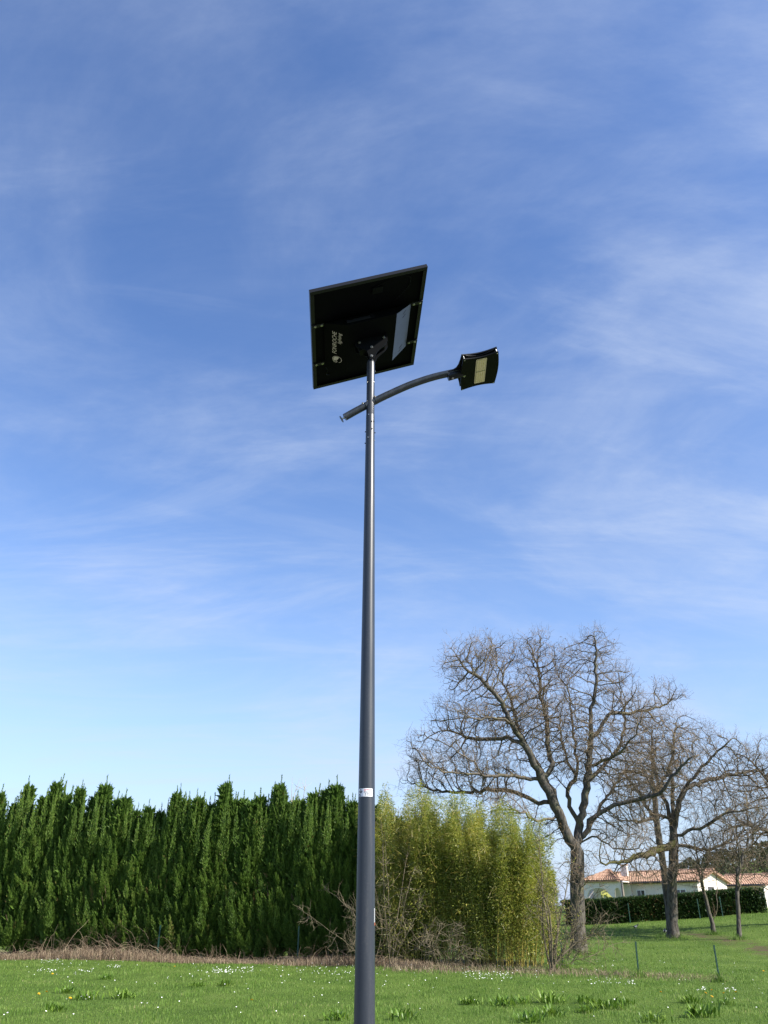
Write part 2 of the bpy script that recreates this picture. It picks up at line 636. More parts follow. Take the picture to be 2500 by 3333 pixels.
# wooded hill beyond the house
def hill():
    c = np.array([125.0, 235.0])
    n = 60
    u, v = np.meshgrid(np.linspace(-1, 1, n), np.linspace(-1, 1, n))
    hx, hy = c[0] + u * 62, c[1] + v * 60
    hz = 16.0 * np.clip(1 - u ** 2, 0, 1) ** 0.8 * np.clip(1 - v ** 2, 0, 1) ** 0.8 - 1.0
    V = np.stack([hx.ravel(), hy.ravel(), hz.ravel()], 1)
    i = np.arange(n * n).reshape(n, n)
    F = np.stack([i[:-1, :-1].ravel(), i[:-1, 1:].ravel(), i[1:, 1:].ravel(), i[1:, :-1].ravel()], 1)
    tag(link('hill', np_mesh('hill', V, F, smooth=True), M['ground']), kind='structure')
    m = 520
    uu, vv = rng.uniform(-0.95, 0.95, m), rng.uniform(-1, 0.4, m)
    bx, by = c[0] + uu * 62, c[1] + vv * 60
    bz = 16.0 * np.clip(1 - uu ** 2, 0, 1) ** 0.8 * np.clip(1 - vv ** 2, 0, 1) ** 0.8 - 1.0
    Ps, Ds = [], []
    k = 50
    d = unit(rng.normal(size=(m, k, 3)) + [0, 0, 0.4])
    r = rng.uniform(1.2, 2.4, (m, 1, 1))
    P = np.stack([bx, by, bz + 1.5], 1)[:, None, :] + d * r * [1, 1, 1.2]
    D = unit(d + rng.normal(size=d.shape) * 0.6)
    n = m * k
    V, F = cards(P.reshape(-1, 3), D.reshape(-1, 3), rng.uniform(0.6, 1.3, n), rng.uniform(0.5, 0.9, n))
    o = link('wooded_hillside', np_mesh('wooded_hillside', V, F, np.repeat(rng.random(n), 2)), M['wood'])
    tag(o, 'dark green wood covering the far hill behind the tiled roofs', 'wood', kind='stuff')


hill()

# ------------------------------------------------------------------ grass, daisies and dry growth (nobody could count them)
def blades(x, y, h, w, lean=0.45):
    n = len(x)
    z = terrain(x, y)
    th = rng.uniform(0, 2 * np.pi, n)
    ln = rng.uniform(0, lean, n) * h
    side = np.stack([np.cos(th), np.sin(th), np.zeros(n)], 1)
    out = np.stack([-np.sin(th), np.cos(th), np.zeros(n)], 1)
    P = np.stack([x, y, z - 0.005], 1)
    V = np.empty((n, 5, 3))
    V[:, 0] = P - side * (w * 0.5)[:, None]
    V[:, 1] = P + side * (w * 0.5)[:, None]
    m = P + out * (ln * 0.35)[:, None]
    m[:, 2] += h * 0.6
    V[:, 2] = m + side * (w * 0.42)[:, None]
    V[:, 3] = m - side * (w * 0.42)[:, None]
    t = P + out * ln[:, None]
    t[:, 2] += h
    V[:, 4] = t
    b = np.arange(n)[:, None] * 5
    F = np.concatenate([b + [0, 1, 2], b + [0, 2, 3], b + [3, 2, 4]], 1).reshape(-1, 3)
    return V.reshape(-1, 3), F


def sample_area(y0, y1, dens, xmin=None, xmax=None):
    W = 0.56 * y1 + 1.5
    n = int(dens * (y1 - y0) * 2 * W)
    x, y = rng.uniform(-W, W, n), rng.uniform(y0, y1, n)
    k = np.abs(x) < 0.56 * y + 1.0
    if xmin is not None:
        k &= x > xmin
    return x[k], y[k]


gxs, gys, ghs, gws = [], [], [], []
for y0, y1, dens, hh, xmin in ((11.2, 13.5, 120, 0.055, None), (13.5, 17, 560, 0.055, None), (17, 22, 370, 0.055, None), (22, 28, 225, 0.060, None), (28, 36, 105, 0.065, None), (36, 54, 65, 0.09, 3.0)):
    x, y = sample_area(y0, y1, dens, xmin=xmin)
    sa = soil_amount(x, y)
    k = rng.random(len(x)) > sa * 0.95
    x, y = x[k], y[k]
    clump = 0.75 + 0.5 * np.sin(x * 3.1 + 1.3 * np.sin(y * 2.3)) * np.sin(y * 2.7 + np.sin(x * 1.9))
    gxs.append(x)
    gys.append(y)
    ghs.append(hh * rng.uniform(0.5, 1.35, len(x)) * np.clip(clump, 0.45, 1.3))
    gws.append(rng.uniform(0.005, 0.009, len(x)) * (1 + 0.03 * (y - 14).clip(0)))
for px, py, nb, r0, r1 in ((1884, 3101, 900, 0.25, 1.0), (2191, 3052, 700, 0.2, 0.9), (2326, 3042, 300, 0.05, 0.5), (2407, 3058, 300, 0.05, 0.5), (2080, 3181, 160, 0.0, 0.25), (2343, 3197, 160, 0.0, 0.25), (1832, 3150, 250, 0.0, 0.5)):
    q = on_ground(px, py)
    th, rr = rng.uniform(0, 2 * np.pi, nb), r0 + (r1 - r0) * rng.random(nb) ** 1.6
    gxs.append(q[0] + np.cos(th) * rr)
    gys.append(q[1] + np.sin(th) * rr)
    ghs.append(rng.uniform(0.08, 0.26, nb) * (1.2 - rr / (r1 * 1.3)))
    gws.append(rng.uniform(0.008, 0.014, nb))
x, y, h, w = map(np.concatenate, (gxs, gys, ghs, gws))
V, F = blades(x, y, h, w)
rv = np.clip(rng.beta(2, 3, len(x)), 0, 1)
tag(link('grass', np_mesh('grass', V, F, np.repeat(rv, 3)), M['grass']), 'short green spring grass covering the meadow', 'grass', kind='stuff')


def daisies():
    pts = []
    for n, x0, x1, y0, y1 in ((190, 0, 2500, 3128, 3215), (55, 0, 2500, 3215, 3330), (70, 670, 825, 3155, 3176), (16, 340, 390, 3148, 3160), (14, 255, 302, 3164, 3174), (26, 130, 240, 3130, 3146), (26, 120, 210, 3160, 3172), (75, 1510, 1670, 3172, 3198), (30, 1915, 2070, 3198, 3215), (14, 2270, 2300, 3224, 3236), (16, 2360, 2400, 3226, 3238), (50, 900, 1170, 3140, 3185), (25, 640, 760, 3170, 3180)):
        for _ in range(n):
            px, py = rng.uniform(x0, x1), rng.uniform(y0, y1)
            if px > 2050 and py < 3200 and rng.random() < 0.6:
                continue
            pts.append(on_ground(px, py))
    P = np.array(pts)
    n = len(P)
    hgt = rng.uniform(0.06, 0.085, n)
    r = rng.uniform(0.008, 0.0135, n)
    tilt = unit(np.stack([rng.normal(0.25, 0.25, n), rng.normal(-0.35, 0.25, n), np.ones(n)], 1))
    a = unit(np.cross(tilt, [0.0, 1.0, 0.1]))
    b = np.cross(tilt, a)
    c = P + np.stack([np.zeros(n), np.zeros(n), hgt], 1)
    k = 8
    ang = np.arange(k) * 2 * np.pi / k
    V = np.empty((n, k + 1, 3))
    V[:, 0] = c
    for j in range(k):
        V[:, j + 1] = c + (a * np.cos(ang[j]) + b * np.sin(ang[j])) * r[:, None] + tilt * 0.004
    base = np.arange(n)[:, None] * (k + 1)
    F = np.concatenate([base + [0, 1 + j, 1 + (j + 1) % k] for j in range(k)], 1).reshape(-1, 3)
    S = np.empty((n, 3, 3))
    S[:, 0] = P + [-0.002, 0, 0]
    S[:, 1] = P + [0.002, 0, 0]
    S[:, 2] = c
    F2 = np.arange(n * 3).reshape(-1, 3) + n * (k + 1)
    VV = np.concatenate([V.reshape(-1, 3), S.reshape(-1, 3)])
    FF = np.concatenate([F, F2])
    mi = np.concatenate([np.zeros(len(F), int), np.ones(n, int)])
    tag(link('daisies', np_mesh('daisies', VV, FF, matidx=mi), [M['petal'], M['stalk']]), 'tiny white daisies scattered through the short grass', 'flowers', kind='stuff')


daisies()


def batch_tubes(P, R, sides=3):
    """P (n,s,3) polylines, R (n,s) radii -> verts, quads"""
    n, s, _ = P.shape
    d = unit(P[:, -1] - P[:, 0])
    a = unit(np.cross(d, rng.normal(size=(n, 3))))
    b = np.cross(d, a)
    V = np.empty((n, s, sides, 3))
    for j in range(sides):
        t = 2 * math.pi * j / sides
        o = a * math.cos(t) + b * math.sin(t)
        V[:, :, j] = P + o[:, None, :] * R[:, :, None]
    base = (np.arange(n) * s * sides)[:, None, None]
    i = (np.arange(s - 1) * sides)[None, :, None]
    j = np.arange(sides)[None, None, :]
    k = (j + 1) % sides
    F = np.stack([base + i + j, base + i + k, base + i + sides + k, base + i + sides + j], -1).reshape(-1, 4)
    return V.reshape(-1, 3), F


def zigzag(P0, D, L, segs, wander, grav=0.0):
    """n random polylines from P0 along D"""
    n = len(P0)
    P = np.empty((n, segs + 1, 3))
    P[:, 0] = P0
    d = D.copy()
    for i in range(segs):
        d = unit(d + rng.normal(size=(n, 3)) * wander + [0, 0, grav])
        P[:, i + 1] = P[:, i] + d * (L / segs)[:, None]
    return P


def dry_growth():
    # dead brambles and dry grass under the cypress row
    n = 1900
    x = rng.uniform(-18, 0.4, n)
    y = hedge_line(x) - rng.uniform(0.8, 2.5, n)
    thick = 0.55 + 0.45 * np.sin(x * 0.7 + 2.2) + 0.45 * (x < -5)
    P0 = np.stack([x, y, np.zeros(n)], 1)
    D = unit(np.stack([rng.normal(0, 0.6, n), rng.normal(-0.15, 0.5, n), np.abs(rng.normal(0.9, 0.3, n))], 1))
    L = rng.uniform(0.4, 1.25, n) * np.clip(thick, 0.45, 1.2)
    P = zigzag(P0, D, L, 6, 0.22, -0.28)
    P[:, :, 2] = np.maximum(P[:, :, 2], 0.02) + terrain(P[:, :, 0], P[:, :, 1])
    R = np.linspace(0.0055, 0.002, 7)[None, :] * rng.uniform(0.7, 1.3, (n, 1))
    V1, F1 = batch_tubes(P, R)
    o = link('bramble_stems', np_mesh('bramble_stems', V1, F1, np.repeat(rng.random(n), 18)), M['dry'])
    tag(o, 'dead arching bramble stems along the foot of the cypress row', 'brambles', kind='stuff')
    m = 15000
    x = rng.uniform(-18, 1.5, m)
    y = hedge_line(x) - rng.uniform(1.4, 2.9, m) - 0.15 * np.sin(x * 1.7)
    V1, F1 = blades(x, y, rng.uniform(0.06, 0.34, m) * np.clip(0.55 + 0.4 * np.sin(x * 0.7 + 2.2) + 0.4 * (x < -5), 0.4, 1.2), rng.uniform(0.007, 0.015, m), 1.1)
    # the broken line of dry stalks and leaf litter along the fence on the right
    q = []
    for _ in range(5200):
        t = rng.random() ** 1.5
        px = 1280 + t * 1080 + rng.normal(0, 25)
        py = 3150 + t * 36 + rng.normal(0, 7)
        q.append(on_ground(px, py)[:2])
    q = np.array(q)
    fade = np.clip(1.25 - (q[:, 0] - 1) / 9, 0.3, 1)
    V2, F2 = blades(q[:, 0], q[:, 1], rng.uniform(0.03, 0.20, len(q)) * fade, rng.uniform(0.006, 0.012, len(q)), 1.4)
    VV = np.concatenate([V1, V2])
    FF = np.concatenate([F1, F2 + len(V1)])
    tag(link('dry_grass', np_mesh('dry_grass', VV, FF, np.repeat(rng.random(len(FF) // 3), 3)), M['dry']), 'straw coloured dry grass along the hedge foot and fence line', 'dry grass', kind='stuff')


dry_growth()

# ------------------------------------------------------------------ the solar street lamp
LX, LY = -0.15, 7.0
lamp = empty('solar_street_lamp', (LX, LY, 0.06), 'tall anthracite street lamp with solar panel on top and a curved side arm', 'street lamp')


def cyl(c, axis, r, h, n=14):
    c = np.array(c, float)
    axis = unit(np.array(axis, float))
    return MB().tube([c, c + axis * h], r, n)


def bolt(parent, c, axis, r=0.011, h=0.010):
    """hex head on a washer"""
    c = np.array(c, float)
    axis = unit(np.array(axis, float))
    b = MB().tube([c - axis * 0.002, c + axis * 0.003], r * 1.35, 14)
    b.tube([c + axis * 0.003, c + axis * (0.003 + h)], r * 0.85, 6)
    return b.build('bolt', M['steel'], parent)


def pole_r(z):
    return 0.0815 + (z - 0.82) * (0.0506 - 0.0815) / 5.0


Z_JOINT, Z_TOP = 6.40, 7.16
b = MB()
zs = np.linspace(0.07, Z_JOINT, 28)
b.tube([(LX, LY, z) for z in zs], [pole_r(z) for z in zs], 48)
pole = b.build('pole', M['paint'], lamp)
b = MB()
b.tube([(LX, LY, 6.385), (LX, LY, 6.40), (LX, LY, 6.402), (LX, LY, 6.9), (LX, LY, 7.115), (LX, LY, 7.135), (LX, LY, Z_TOP)], [0.0468, 0.0468, 0.0455, 0.0448, 0.0448, 0.041, 0.030], 40)
b.build('pole_head_tube', M['paint'], lamp)
b = MB()
b.box((LX, LY, 0.072), (0.2, 0.2, 0.012))
bevel(b.build('base_plate', M['paint'], lamp))
for sx in (-1, 1):
    for sy in (-1, 1):
        bolt(lamp, (LX + 0.15 * sx, LY + 0.15 * sy, 0.086), (0, 0, 1), 0.018, 0.02)
b = MB()
b.box((LX, LY - 0.0805, 0.55), (0.035, 0.006, 0.17))
bevel(b.build('service_hatch', M['paint'], lamp), 0.004)
# set screws round the pole: (height, angle from facing the camera, positive to the right)
for z, deg in ((6.83, -50), (6.83, 42), (6.385, -18), (6.305, 52), (6.30, 25), (6.205, 28), (6.19, -88), (6.18, 92), (6.09, -22), (6.065, 62), (6.045, -90), (7.0, 80)):
    t = math.radians(deg)
    d = np.array([math.sin(t), -math.cos(t), 0])
    r = 0.0448 if z > Z_JOINT else pole_r(z)
    s = MB().tube([np.array([LX, LY, z]) + d * (r - 0.004), np.array([LX, LY, z]) + d * (r + 0.009)], 0.0065, 8)
    s.build('set_screw', M['steel'] if z > 6.5 or deg in (-22, 62, -18) else M['black_frame'], pole)


# printed label and the silver strip on the pole
def pole_patch(z0, z1, a0, a1, off, n=10, slope=0.0):
    P = []
    for i in range(n + 1):
        t = math.radians(a0 + (a1 - a0) * i / n)
        for z in (z0, z1):
            r = pole_r(z) + off
            P.append((LX + math.sin(t) * r, LY - math.cos(t) * r, z + slope * math.sin(t)))
    return P, [(2 * i, 2 * i + 2, 2 * i + 3, 2 * i + 1) for i in range(n)]


lab = MB().add(*pole_patch(2.448, 2.514, -65, 45, 0.0012), smooth=True).build('label_sticker', M['white_sticker'], pole)
for z, h_, a0, a1, mat in ((2.503, 0.006, -50, -38, 'ink'), (2.491, 0.006, -58, -28, 'ink'), (2.481, 0.005, -55, -32, 'ink'), (2.468, 0.006, -58, -44, 'ink'), (2.455, 0.006, -60, -40, 'ink'),
                           (2.503, 0.004, 0, 34, 'red_ink'), (2.494, 0.003, 20, 36, 'ink'), (2.484, 0.004, -16, 36, 'ink'), (2.471, 0.004, -10, 0, 'ink'), (2.471, 0.004, 5, 17, 'ink'), (2.460, 0.004, -10, 0, 'ink'), (2.460, 0.004, 5, 15, 'ink')):
    MB().add(*pole_patch(z - h_ * 0.62, z + h_ * 0.62, a0, a1, 0.002), smooth=True).build('printed_line', M[mat], lab)
P, Fq = [], []
for i in range(20):
    t = 2 * math.pi * i / 20
    for rr in (0.0085, 0.0055):
        ang = -10 / 57.3 + rr * math.cos(t) / 0.0707
        r = pole_r(2.5) + 0.002
        P.append((LX + math.sin(ang) * r, LY - math.cos(ang) * r, 2.499 + rr * math.sin(t)))
Fq = [(2 * i, 2 * ((i + 1) % 20), 2 * ((i + 1) % 20) + 1, 2 * i + 1) for i in range(20)]
MB().add(P, Fq).build('printed_emblem', M['red_ink'], lab)
st = MB().add(*pole_patch(1.50, 1.60, 66, 82, 0.0012), smooth=True).build('silver_strip', M['silver'], pole)
MB().add(*pole_patch(1.50, 1.595, 72, 75, 0.002), smooth=True).build('dark_line', M['paint'], st)
MB().add(*pole_patch(1.478, 1.499, 72, 84, 0.0012), smooth=True).build('orange_mark', M['rust'], pole)

# --- curved arm, through the pole
YAW = -0.0485


def arm_pt(x, z):
    return np.array([x, LY + math.tan(YAW) * (x - LX), z])


AP = [(-0.431, 6.389), (-0.31, 6.468), (-0.187, 6.542), (-0.146, 6.564), (-0.095, 6.598), (0.055, 6.682), (0.29, 6.800), (0.526, 6.890), (0.715, 6.940), (0.88, 6.974)]


def spline(P, n):
    P = np.array(P, float)
    out = []
    for i in range(len(P) - 1):
        p0, p1, p2, p3 = P[max(i - 1, 0)], P[i], P[i + 1], P[min(i + 2, len(P) - 1)]
        for k in range(n):
            t = k / n
            out.append(0.5 * (2 * p1 + (p2 - p0) * t + (2 * p0 - 5 * p1 + 4 * p2 - p3) * t * t + (3 * p1 - p0 - 3 * p2 + p3) * t ** 3))
    out.append(P[-1])
    return np.array(out)


curve = [arm_pt(*p) for p in spline(AP, 5)]
arm = MB().tube(curve, 0.0400, 32, cap=False)
e0, e1_ = curve[0], curve[1]
ax0 = unit(e0 - e1_)
arm.tube([e0 - ax0 * 0.004, e0 - ax0 * 0.002], 0.0395, 32)        # closing disc set back in the tube end
arm = arm.build('arm', M['paint'], lamp)
MB().tube([e0 - ax0 * 0.003, e0 + ax0 * 0.018], 0.012, 6).build('end_nut', M['steel'], arm)
MB().tube([e0 + ax0 * 0.018, e0 + ax0 * 0.050], 0.007, 10).build('end_stud', M['steel'], arm)
MB().tube([e0 + ax0 * 0.040, e0 + ax0 * 0.0435], 0.040, 24).build('end_plate', M['black_frame'], arm)
for q in ((-0.185, 6.568, -0.6), (-0.235, 6.545, -0.5)):
    bolt(arm, arm_pt(q[0], q[1]) + np.array([0, -0.030, 0.004]), (0.0, -0.9, 0.35), 0.009, 0.006)
bolt(arm, arm_pt(-0.100, 6.63) + np.array([0, -0.035, 0.0]), (0.2, -0.9, 0.35), 0.009, 0.006)
# weld collars where the arm meets the pole
for sx in (-1, 1):
    c = arm_pt(LX + sx * 0.052, 6.564 + sx * 0.034)
    d = unit(np.array([0.83, 0, 0.55]) if sx > 0 else np.array([0.82, 0, 0.55]))
    MB().tube([c - d * 0.004, c + d * 0.004], 0.0435, 28).build('weld_collar', M['paint'], arm)

# --- luminaire head
HT = 0.229
hu = np.array([math.cos(HT) * math.cos(YAW), math.cos(HT) * math.sin(YAW), math.sin(HT)])
hv = np.array([-math.sin(YAW), math.cos(YAW), 0.0])
hw = np.cross(hu, hv)
HC = np.array([1.0703, LY + math.sin(YAW) * (1.0703 - LX), 6.9555])
HWD, HLN = 0.398 / 2, 0.567 / 2


def hp(u, v, w):
    return HC + hu * u + hv * v + hw * w


def head_outline(su=1.0, sv=1.0, w=0.0, tongue=False, n=12):
    """rounded plate: bowed-out ends, waisted long sides"""
    pts = []
    for i in range(n + 1):                # near side, left to right
        t = i / n
        pts.append((-HWD + 2 * HWD * t, -HLN + 0.030 * math.sin(math.pi * t)))
    for i in range(1, n):                 # right end
        t = i / n
        pts.append((HWD + 0.022 * math.sin(math.pi * t), -HLN + 2 * HLN * t))
    for i in range(n + 1):
        t = i / n
        pts.append((HWD - 2 * HWD * t, HLN - 0.030 * math.sin(math.pi * t)))
    if tongue:
        for u, v in ((-HWD - 0.012, 0.20), (-HWD - 0.030, 0.12), (-HWD - 0.052, 0.075), (-HWD - 0.085, 0.052), (-HWD - 0.15, 0.040), (-HWD - 0.15, -0.040), (-HWD - 0.085, -0.052), (-HWD - 0.052, -0.075), (-HWD - 0.030, -0.12), (-HWD - 0.012, -0.20)):
            pts.append((u, v))
    else:
        for i in range(1, n):
            t = i / n
            pts.append((-HWD - 0.014 * math.sin(math.pi * t), HLN - 2 * HLN * t))
    return [hp(u * su, v * sv, w) for u, v in pts]


lum = MB().prism(head_outline(), hw * 0.014)
lum = bevel(lum.build('luminaire', M['black'], lamp), 0.004)
bevel(MB().prism(head_outline(0.90, 0.86, 0.015), hw * 0.045).build('driver_housing', M['black'], lum), 0.006)
bevel(MB().prism(head_outline(1.0, 1.0, 0.0605, True), hw * 0.014).build('top_cover', M['black_frame'], lum), 0.003)
# curved rib under the cover on the near and far side
for s in (-1, 1):
    rib = MB()
    P1 = [hp(-HWD * 0.80 + HWD * 1.6 * i / 12, s * (HLN - 0.004 - 0.045 * math.sin(math.pi * i / 12)), 0.046) for i in range(13)]
    rib.tube(P1, 0.0045, 6)
    rib.build('cover_rib', M['black_frame'], lum)
for u, v in ((-0.92, -0.93), (0.93, -0.93), (0.93, 0.93), (-0.92, 0.93)):
    bolt(lum, hp(HWD * u, HLN * v, 0), -hw, 0.0065, 0.005)
    MB().tube([hp(HWD * u, HLN * v, 0.012), hp(HWD * u, HLN * v, 0.0625)], 0.006, 8).build('spacer', M['steel'], lum)
bolt(lum, hp(-HWD * 0.87, 0.02, 0), -hw, 0.010, 0.006)
neck = [hp(-HWD - 0.16, 0, 0.020), hp(-HWD - 0.02, 0, 0.030), hp(-HWD + 0.05, 0, 0.036)]
MB().tube(neck, [0.0445, 0.0445, 0.022], 28).build('arm_socket', M['black_frame'], lum)
bolt(lum, hp(-HWD - 0.115, -0.016, 0.022 - 0.042), -hw - hv * 0.3, 0.009, 0.008)


def rrect(cu, cv_, a, b_, r, w, n=6):
    pts = []
    for sx, sy, s0 in ((1, -1, -90), (1, 1, 0), (-1, 1, 90), (-1, -1, 180)):
        for i in range(n + 1):
            t = math.radians(s0 + 90 * i / n)
            pts.append(hp(cu + sx * (a - r) + r * math.cos(t), cv_ + sy * (b_ - r) + r * math.sin(t), w))
    return pts


LU, LV = 0.012, -0.012
rim = MB().prism(rrect(LU, LV, 0.061, 0.214, 0.012, -0.003), hw * 0.0025).build('led_gasket', M['lens_rim'], lum)
MB().prism(rrect(LU, LV, 0.0545, 0.207, 0.008, -0.0036), hw * 0.0005).build('gasket_groove', M['led_gap'], rim)
for s in (-1, 1):
    m_ = MB().prism(rrect(LU, LV + s * 0.1055, 0.0505, 0.097, 0.005, -0.0065), hw * 0.0027).build('led_module', M['lens'], lum)
    lens = MB()
    for i in range(4):
        for j in range(8):
            c = hp(LU - 0.0375 + 0.025 * i, LV + s * 0.1055 - 0.082 + 0.0234 * j, -0.0065)
            lens.tube([c, c - hw * 0.003], [0.0085, 0.005], 8)
    lens = lens.build('led_lenses', M['lens_rim'], m_)
    lens['kind'] = 'stuff'
MB().prism(rrect(LU, LV, 0.050, 0.0065, 0.003, -0.0055), hw * 0.0018).build('led_divider', M['led_gap'], lum)

# --- solar panel and its carrier
SC = 9.0 / 8.75
PC = np.array([-0.195, 6.836, 7.433 - EYE]) * SC + [0, 0, EYE]
pu = unit(np.array([0.941, 0.057, 0.333]))
pv = np.array([-0.049, 0.999, -0.006])
pv = unit(pv - pu * (pv @ pu))
pw = np.cross(pu, pv)
PAX = [pu, pv, pw]


def pp(u, v, w):
    return PC + (pu * u + pv * v + pw * w) * SC


HU, HV, FD, LIP = 0.652, 0.821, 0.040, 0.034
panel = MB()
panel.box(pp(0, 0, FD - 0.004), (HU * SC - 0.0105, HV * SC - 0.0105, 0.004), PAX)
panel = panel.build('solar_panel', M['backsheet'], lamp)
front = MB().box(pp(0, 0, FD + 0.0005), (HU * SC - 0.011, HV * SC - 0.011, 0.0004), PAX).build('solar_glass', M['cells'], panel)
for s, nm in ((-1, 0), (1, 1)):
    fr = MB()
    fr.box(pp(0, s * (HV - 0.005), FD / 2), (HU * SC, 0.005 * SC, FD / 2 * SC), PAX)
    fr.box(pp(0, s * (HV - 0.010 - LIP / 2), 0.0012), (HU * SC - 0.012, LIP / 2 * SC, 0.0012), PAX)
    fr.build('frame_rail', M['black_frame'], panel)
    fr = MB()
    fr.box(pp(s * (HU - 0.005), 0, FD / 2 - 0.0004), (0.0047 * SC, HV * SC - 0.0108, FD / 2 * SC - 0.0006), PAX)
    fr.box(pp(s * (HU - 0.010 - LIP / 2), 0, 0.0020), (LIP / 2 * SC, HV * SC - 0.05, 0.0012), PAX)
    fr.build('frame_rail', M['black_frame'], panel)
bevel(MB().box(pp(0.10, -0.62, 0.020), (0.06, 0.045, 0.012), PAX).build('junction_box', M['black'], panel), 0.004)
cab = spline([pp(0.06, -0.66, 0.02), pp(0.30, -0.75, 0.018), pp(0.46, -0.72, 0.014), pp(0.47, -0.60, 0.018), pp(0.42, -0.52, 0.016), pp(0.30, -0.40, 0.01)], 6)
MB().tube(cab, 0.0045, 8).build('cable', M['black'], panel)
cab = spline([pp(-0.50, 0.45, 0.006), pp(-0.47, 0.52, 0.002), pp(-0.485, 0.60, 0.01), pp(-0.44, 0.64, 0.02)], 6)
MB().tube(cab, 0.006, 8).build('cable', M['black'], panel)

# trapezoidal carrier housing: flat belly, two sloping flanks, closed ends
PD = -0.15
A_out = [(0.505, -0.311), (0.505, 0.412)]
A_in = [(0.281, -0.373), (0.281, 0.424)]
carrier = MB()
top = [(-0.505, -0.311), (0.505, -0.311), (0.505, 0.412), (-0.505, 0.412)]
bel = [(-0.281, -0.373), (0.281, -0.373), (0.281, 0.424), (-0.281, 0.424)]
Q = [pp(u, v, -0.002) for u, v in top] + [pp(u, v, PD) for u, v in bel]
carrier.add(Q, [(0, 1, 2, 3), (7, 6, 5, 4), (0, 4, 5, 1), (2, 6, 7, 3), (3, 7, 4, 0)])
carrier = carrier.build('carrier_housing', M['backsheet'], lamp)
# right flank: a separate sheet coloured lighter to look sunlit, 2 mm proud, with four pressed slots
fl = [pp(0.506, -0.311, -0.002), pp(0.506, 0.412, -0.002), pp(0.282, 0.424, PD), pp(0.282, -0.373, PD)]
fn = unit(np.cross(fl[1] - fl[0], fl[3] - fl[0]))
if fn @ pu < 0:
    fn = -fn
flank = MB().prism(fl, fn * 0.002).build('flank_sheet', M['flank'], carrier)
for vv in (-0.245, 0.335):
    for k in (0, 1):
        s = 0.40 + (0.045 if vv < 0 else 0.045)
        c = fl[0] * (1 - s) + fl[3] * s
        vc = vv + (k - 0.5) * 0.058
        c = pp(0.506 * (1 - s) + 0.282 * s, vc, -0.002 * (1 - s) + PD * s) + fn * 0.0025
        dirn = unit(fl[3] - fl[0]) * 0.75 + unit(fl[1] - fl[0]) * 0.5
        dirn = unit(dirn - fn * (dirn @ fn))
        MB().box(c, (0.030, 0.006, 0.0008), [dirn, np.cross(fn, dirn), fn]).build('pressed_slot', M['ink'], flank)
# rolled lip of the housing on the near side (battery door)
bevel(MB().box(pp(-0.13, -0.335, -0.085), (0.15, 0.02, 0.02), PAX).build('battery_door', M['black_frame'], carrier), 0.004)
bevel(MB().box(pp(0.02, -0.335, -0.085), (0.022, 0.024, 0.026), PAX).build('door_latch', M['black'], carrier), 0.004)
for s in (-1, 1):
    for vv in (-0.303, 0.350):
        cl = MB().box(pp(s * 0.575, vv, -0.008), (0.065, 0.024, 0.006), PAX)
        cl.box(pp(s * 0.640, vv, 0.006), (0.008, 0.024, 0.018), PAX)
        cl = bevel(cl.build('panel_clamp', M['black_frame'], carrier), 0.003)
        bolt(cl, pp(s * 0.538, vv, -0.015), -pw, 0.010, 0.007)
        bolt(cl, pp(s * 0.612, vv, -0.015), -pw, 0.010, 0.007)

# bracket: two wing-shaped cheek plates that carry the housing on the pole head
WING = [(-0.335, 7.42), (-0.331, 7.345), (-0.322, 7.312), (-0.300, 7.297), (-0.262, 7.284), (-0.222, 7.270), (-0.196, 7.252), (-0.181, 7.215), (-0.174, 7.180), (-0.166, 7.150), (-0.150, 7.138), (-0.130, 7.138), (-0.112, 7.150), (-0.098, 7.190), (-0.078, 7.238), (-0.045, 7.280), (-0.004, 7.322), (0.026, 7.365), (0.042, 7.405), (0.040, 7.445), (0.030, 7.53)]
bracket = None
for yy in (LY - 0.056, LY + 0.050):
    w_ = MB().prism([(x, yy, z) for x, z in WING], (0, 0.006, 0))
    w_ = bevel(w_.build('cheek_plate', M['black'], lamp), 0.002)
    if yy < LY:
        for x, z in ((-0.283, 7.373), (0.0, 7.45), (-0.141, 7.311), (-0.140, 7.182)):
            bolt(w_, (x, yy, z), (0, -1, 0), 0.0115, 0.010)
MB().box((LX, LY, 7.36), (0.15, 0.046, 0.05), [unit(np.array([1, 0, 0.33])), (0, 1, 0), unit(np.array([-0.33, 0, 1]))]).build('bracket_core', M['black'], lamp)

# printed name and emblem on the left flank
f0, f1 = pp(-0.505, 0, -0.002), pp(-0.281, 0, PD)
FWD = np.linalg.norm(f1 - f0)
tx, ty = -pv, unit(f0 - f1)
tn = unit(np.cross(tx, ty))


def on_flank(s, v):
    """s 0 (outer edge) to 1 (inner edge), v along the panel"""
    return pp(-0.505 * (1 - s) - 0.281 * s, v, -0.002 * (1 - s) + PD * s) + tn * 0.0022


def text_mesh(body, shear):
    cu_ = bpy.data.curves.new('lettering', 'FONT')
    cu_.body = body
    cu_.shear = shear
    cu_.size = 1.0
    cu_.resolution_u = 3
    t_ = bpy.data.objects.new('lettering', cu_)
    COL.objects.link(t_)
    dg = bpy.context.evaluated_depsgraph_get()
    me_ = bpy.data.meshes.new_from_object(t_.evaluated_get(dg))
    bpy.data.objects.remove(t_)
    n_ = len(me_.vertices)
    co = np.empty(n_ * 3)
    me_.vertices.foreach_get('co', co)
    return me_, co.reshape(-1, 3)


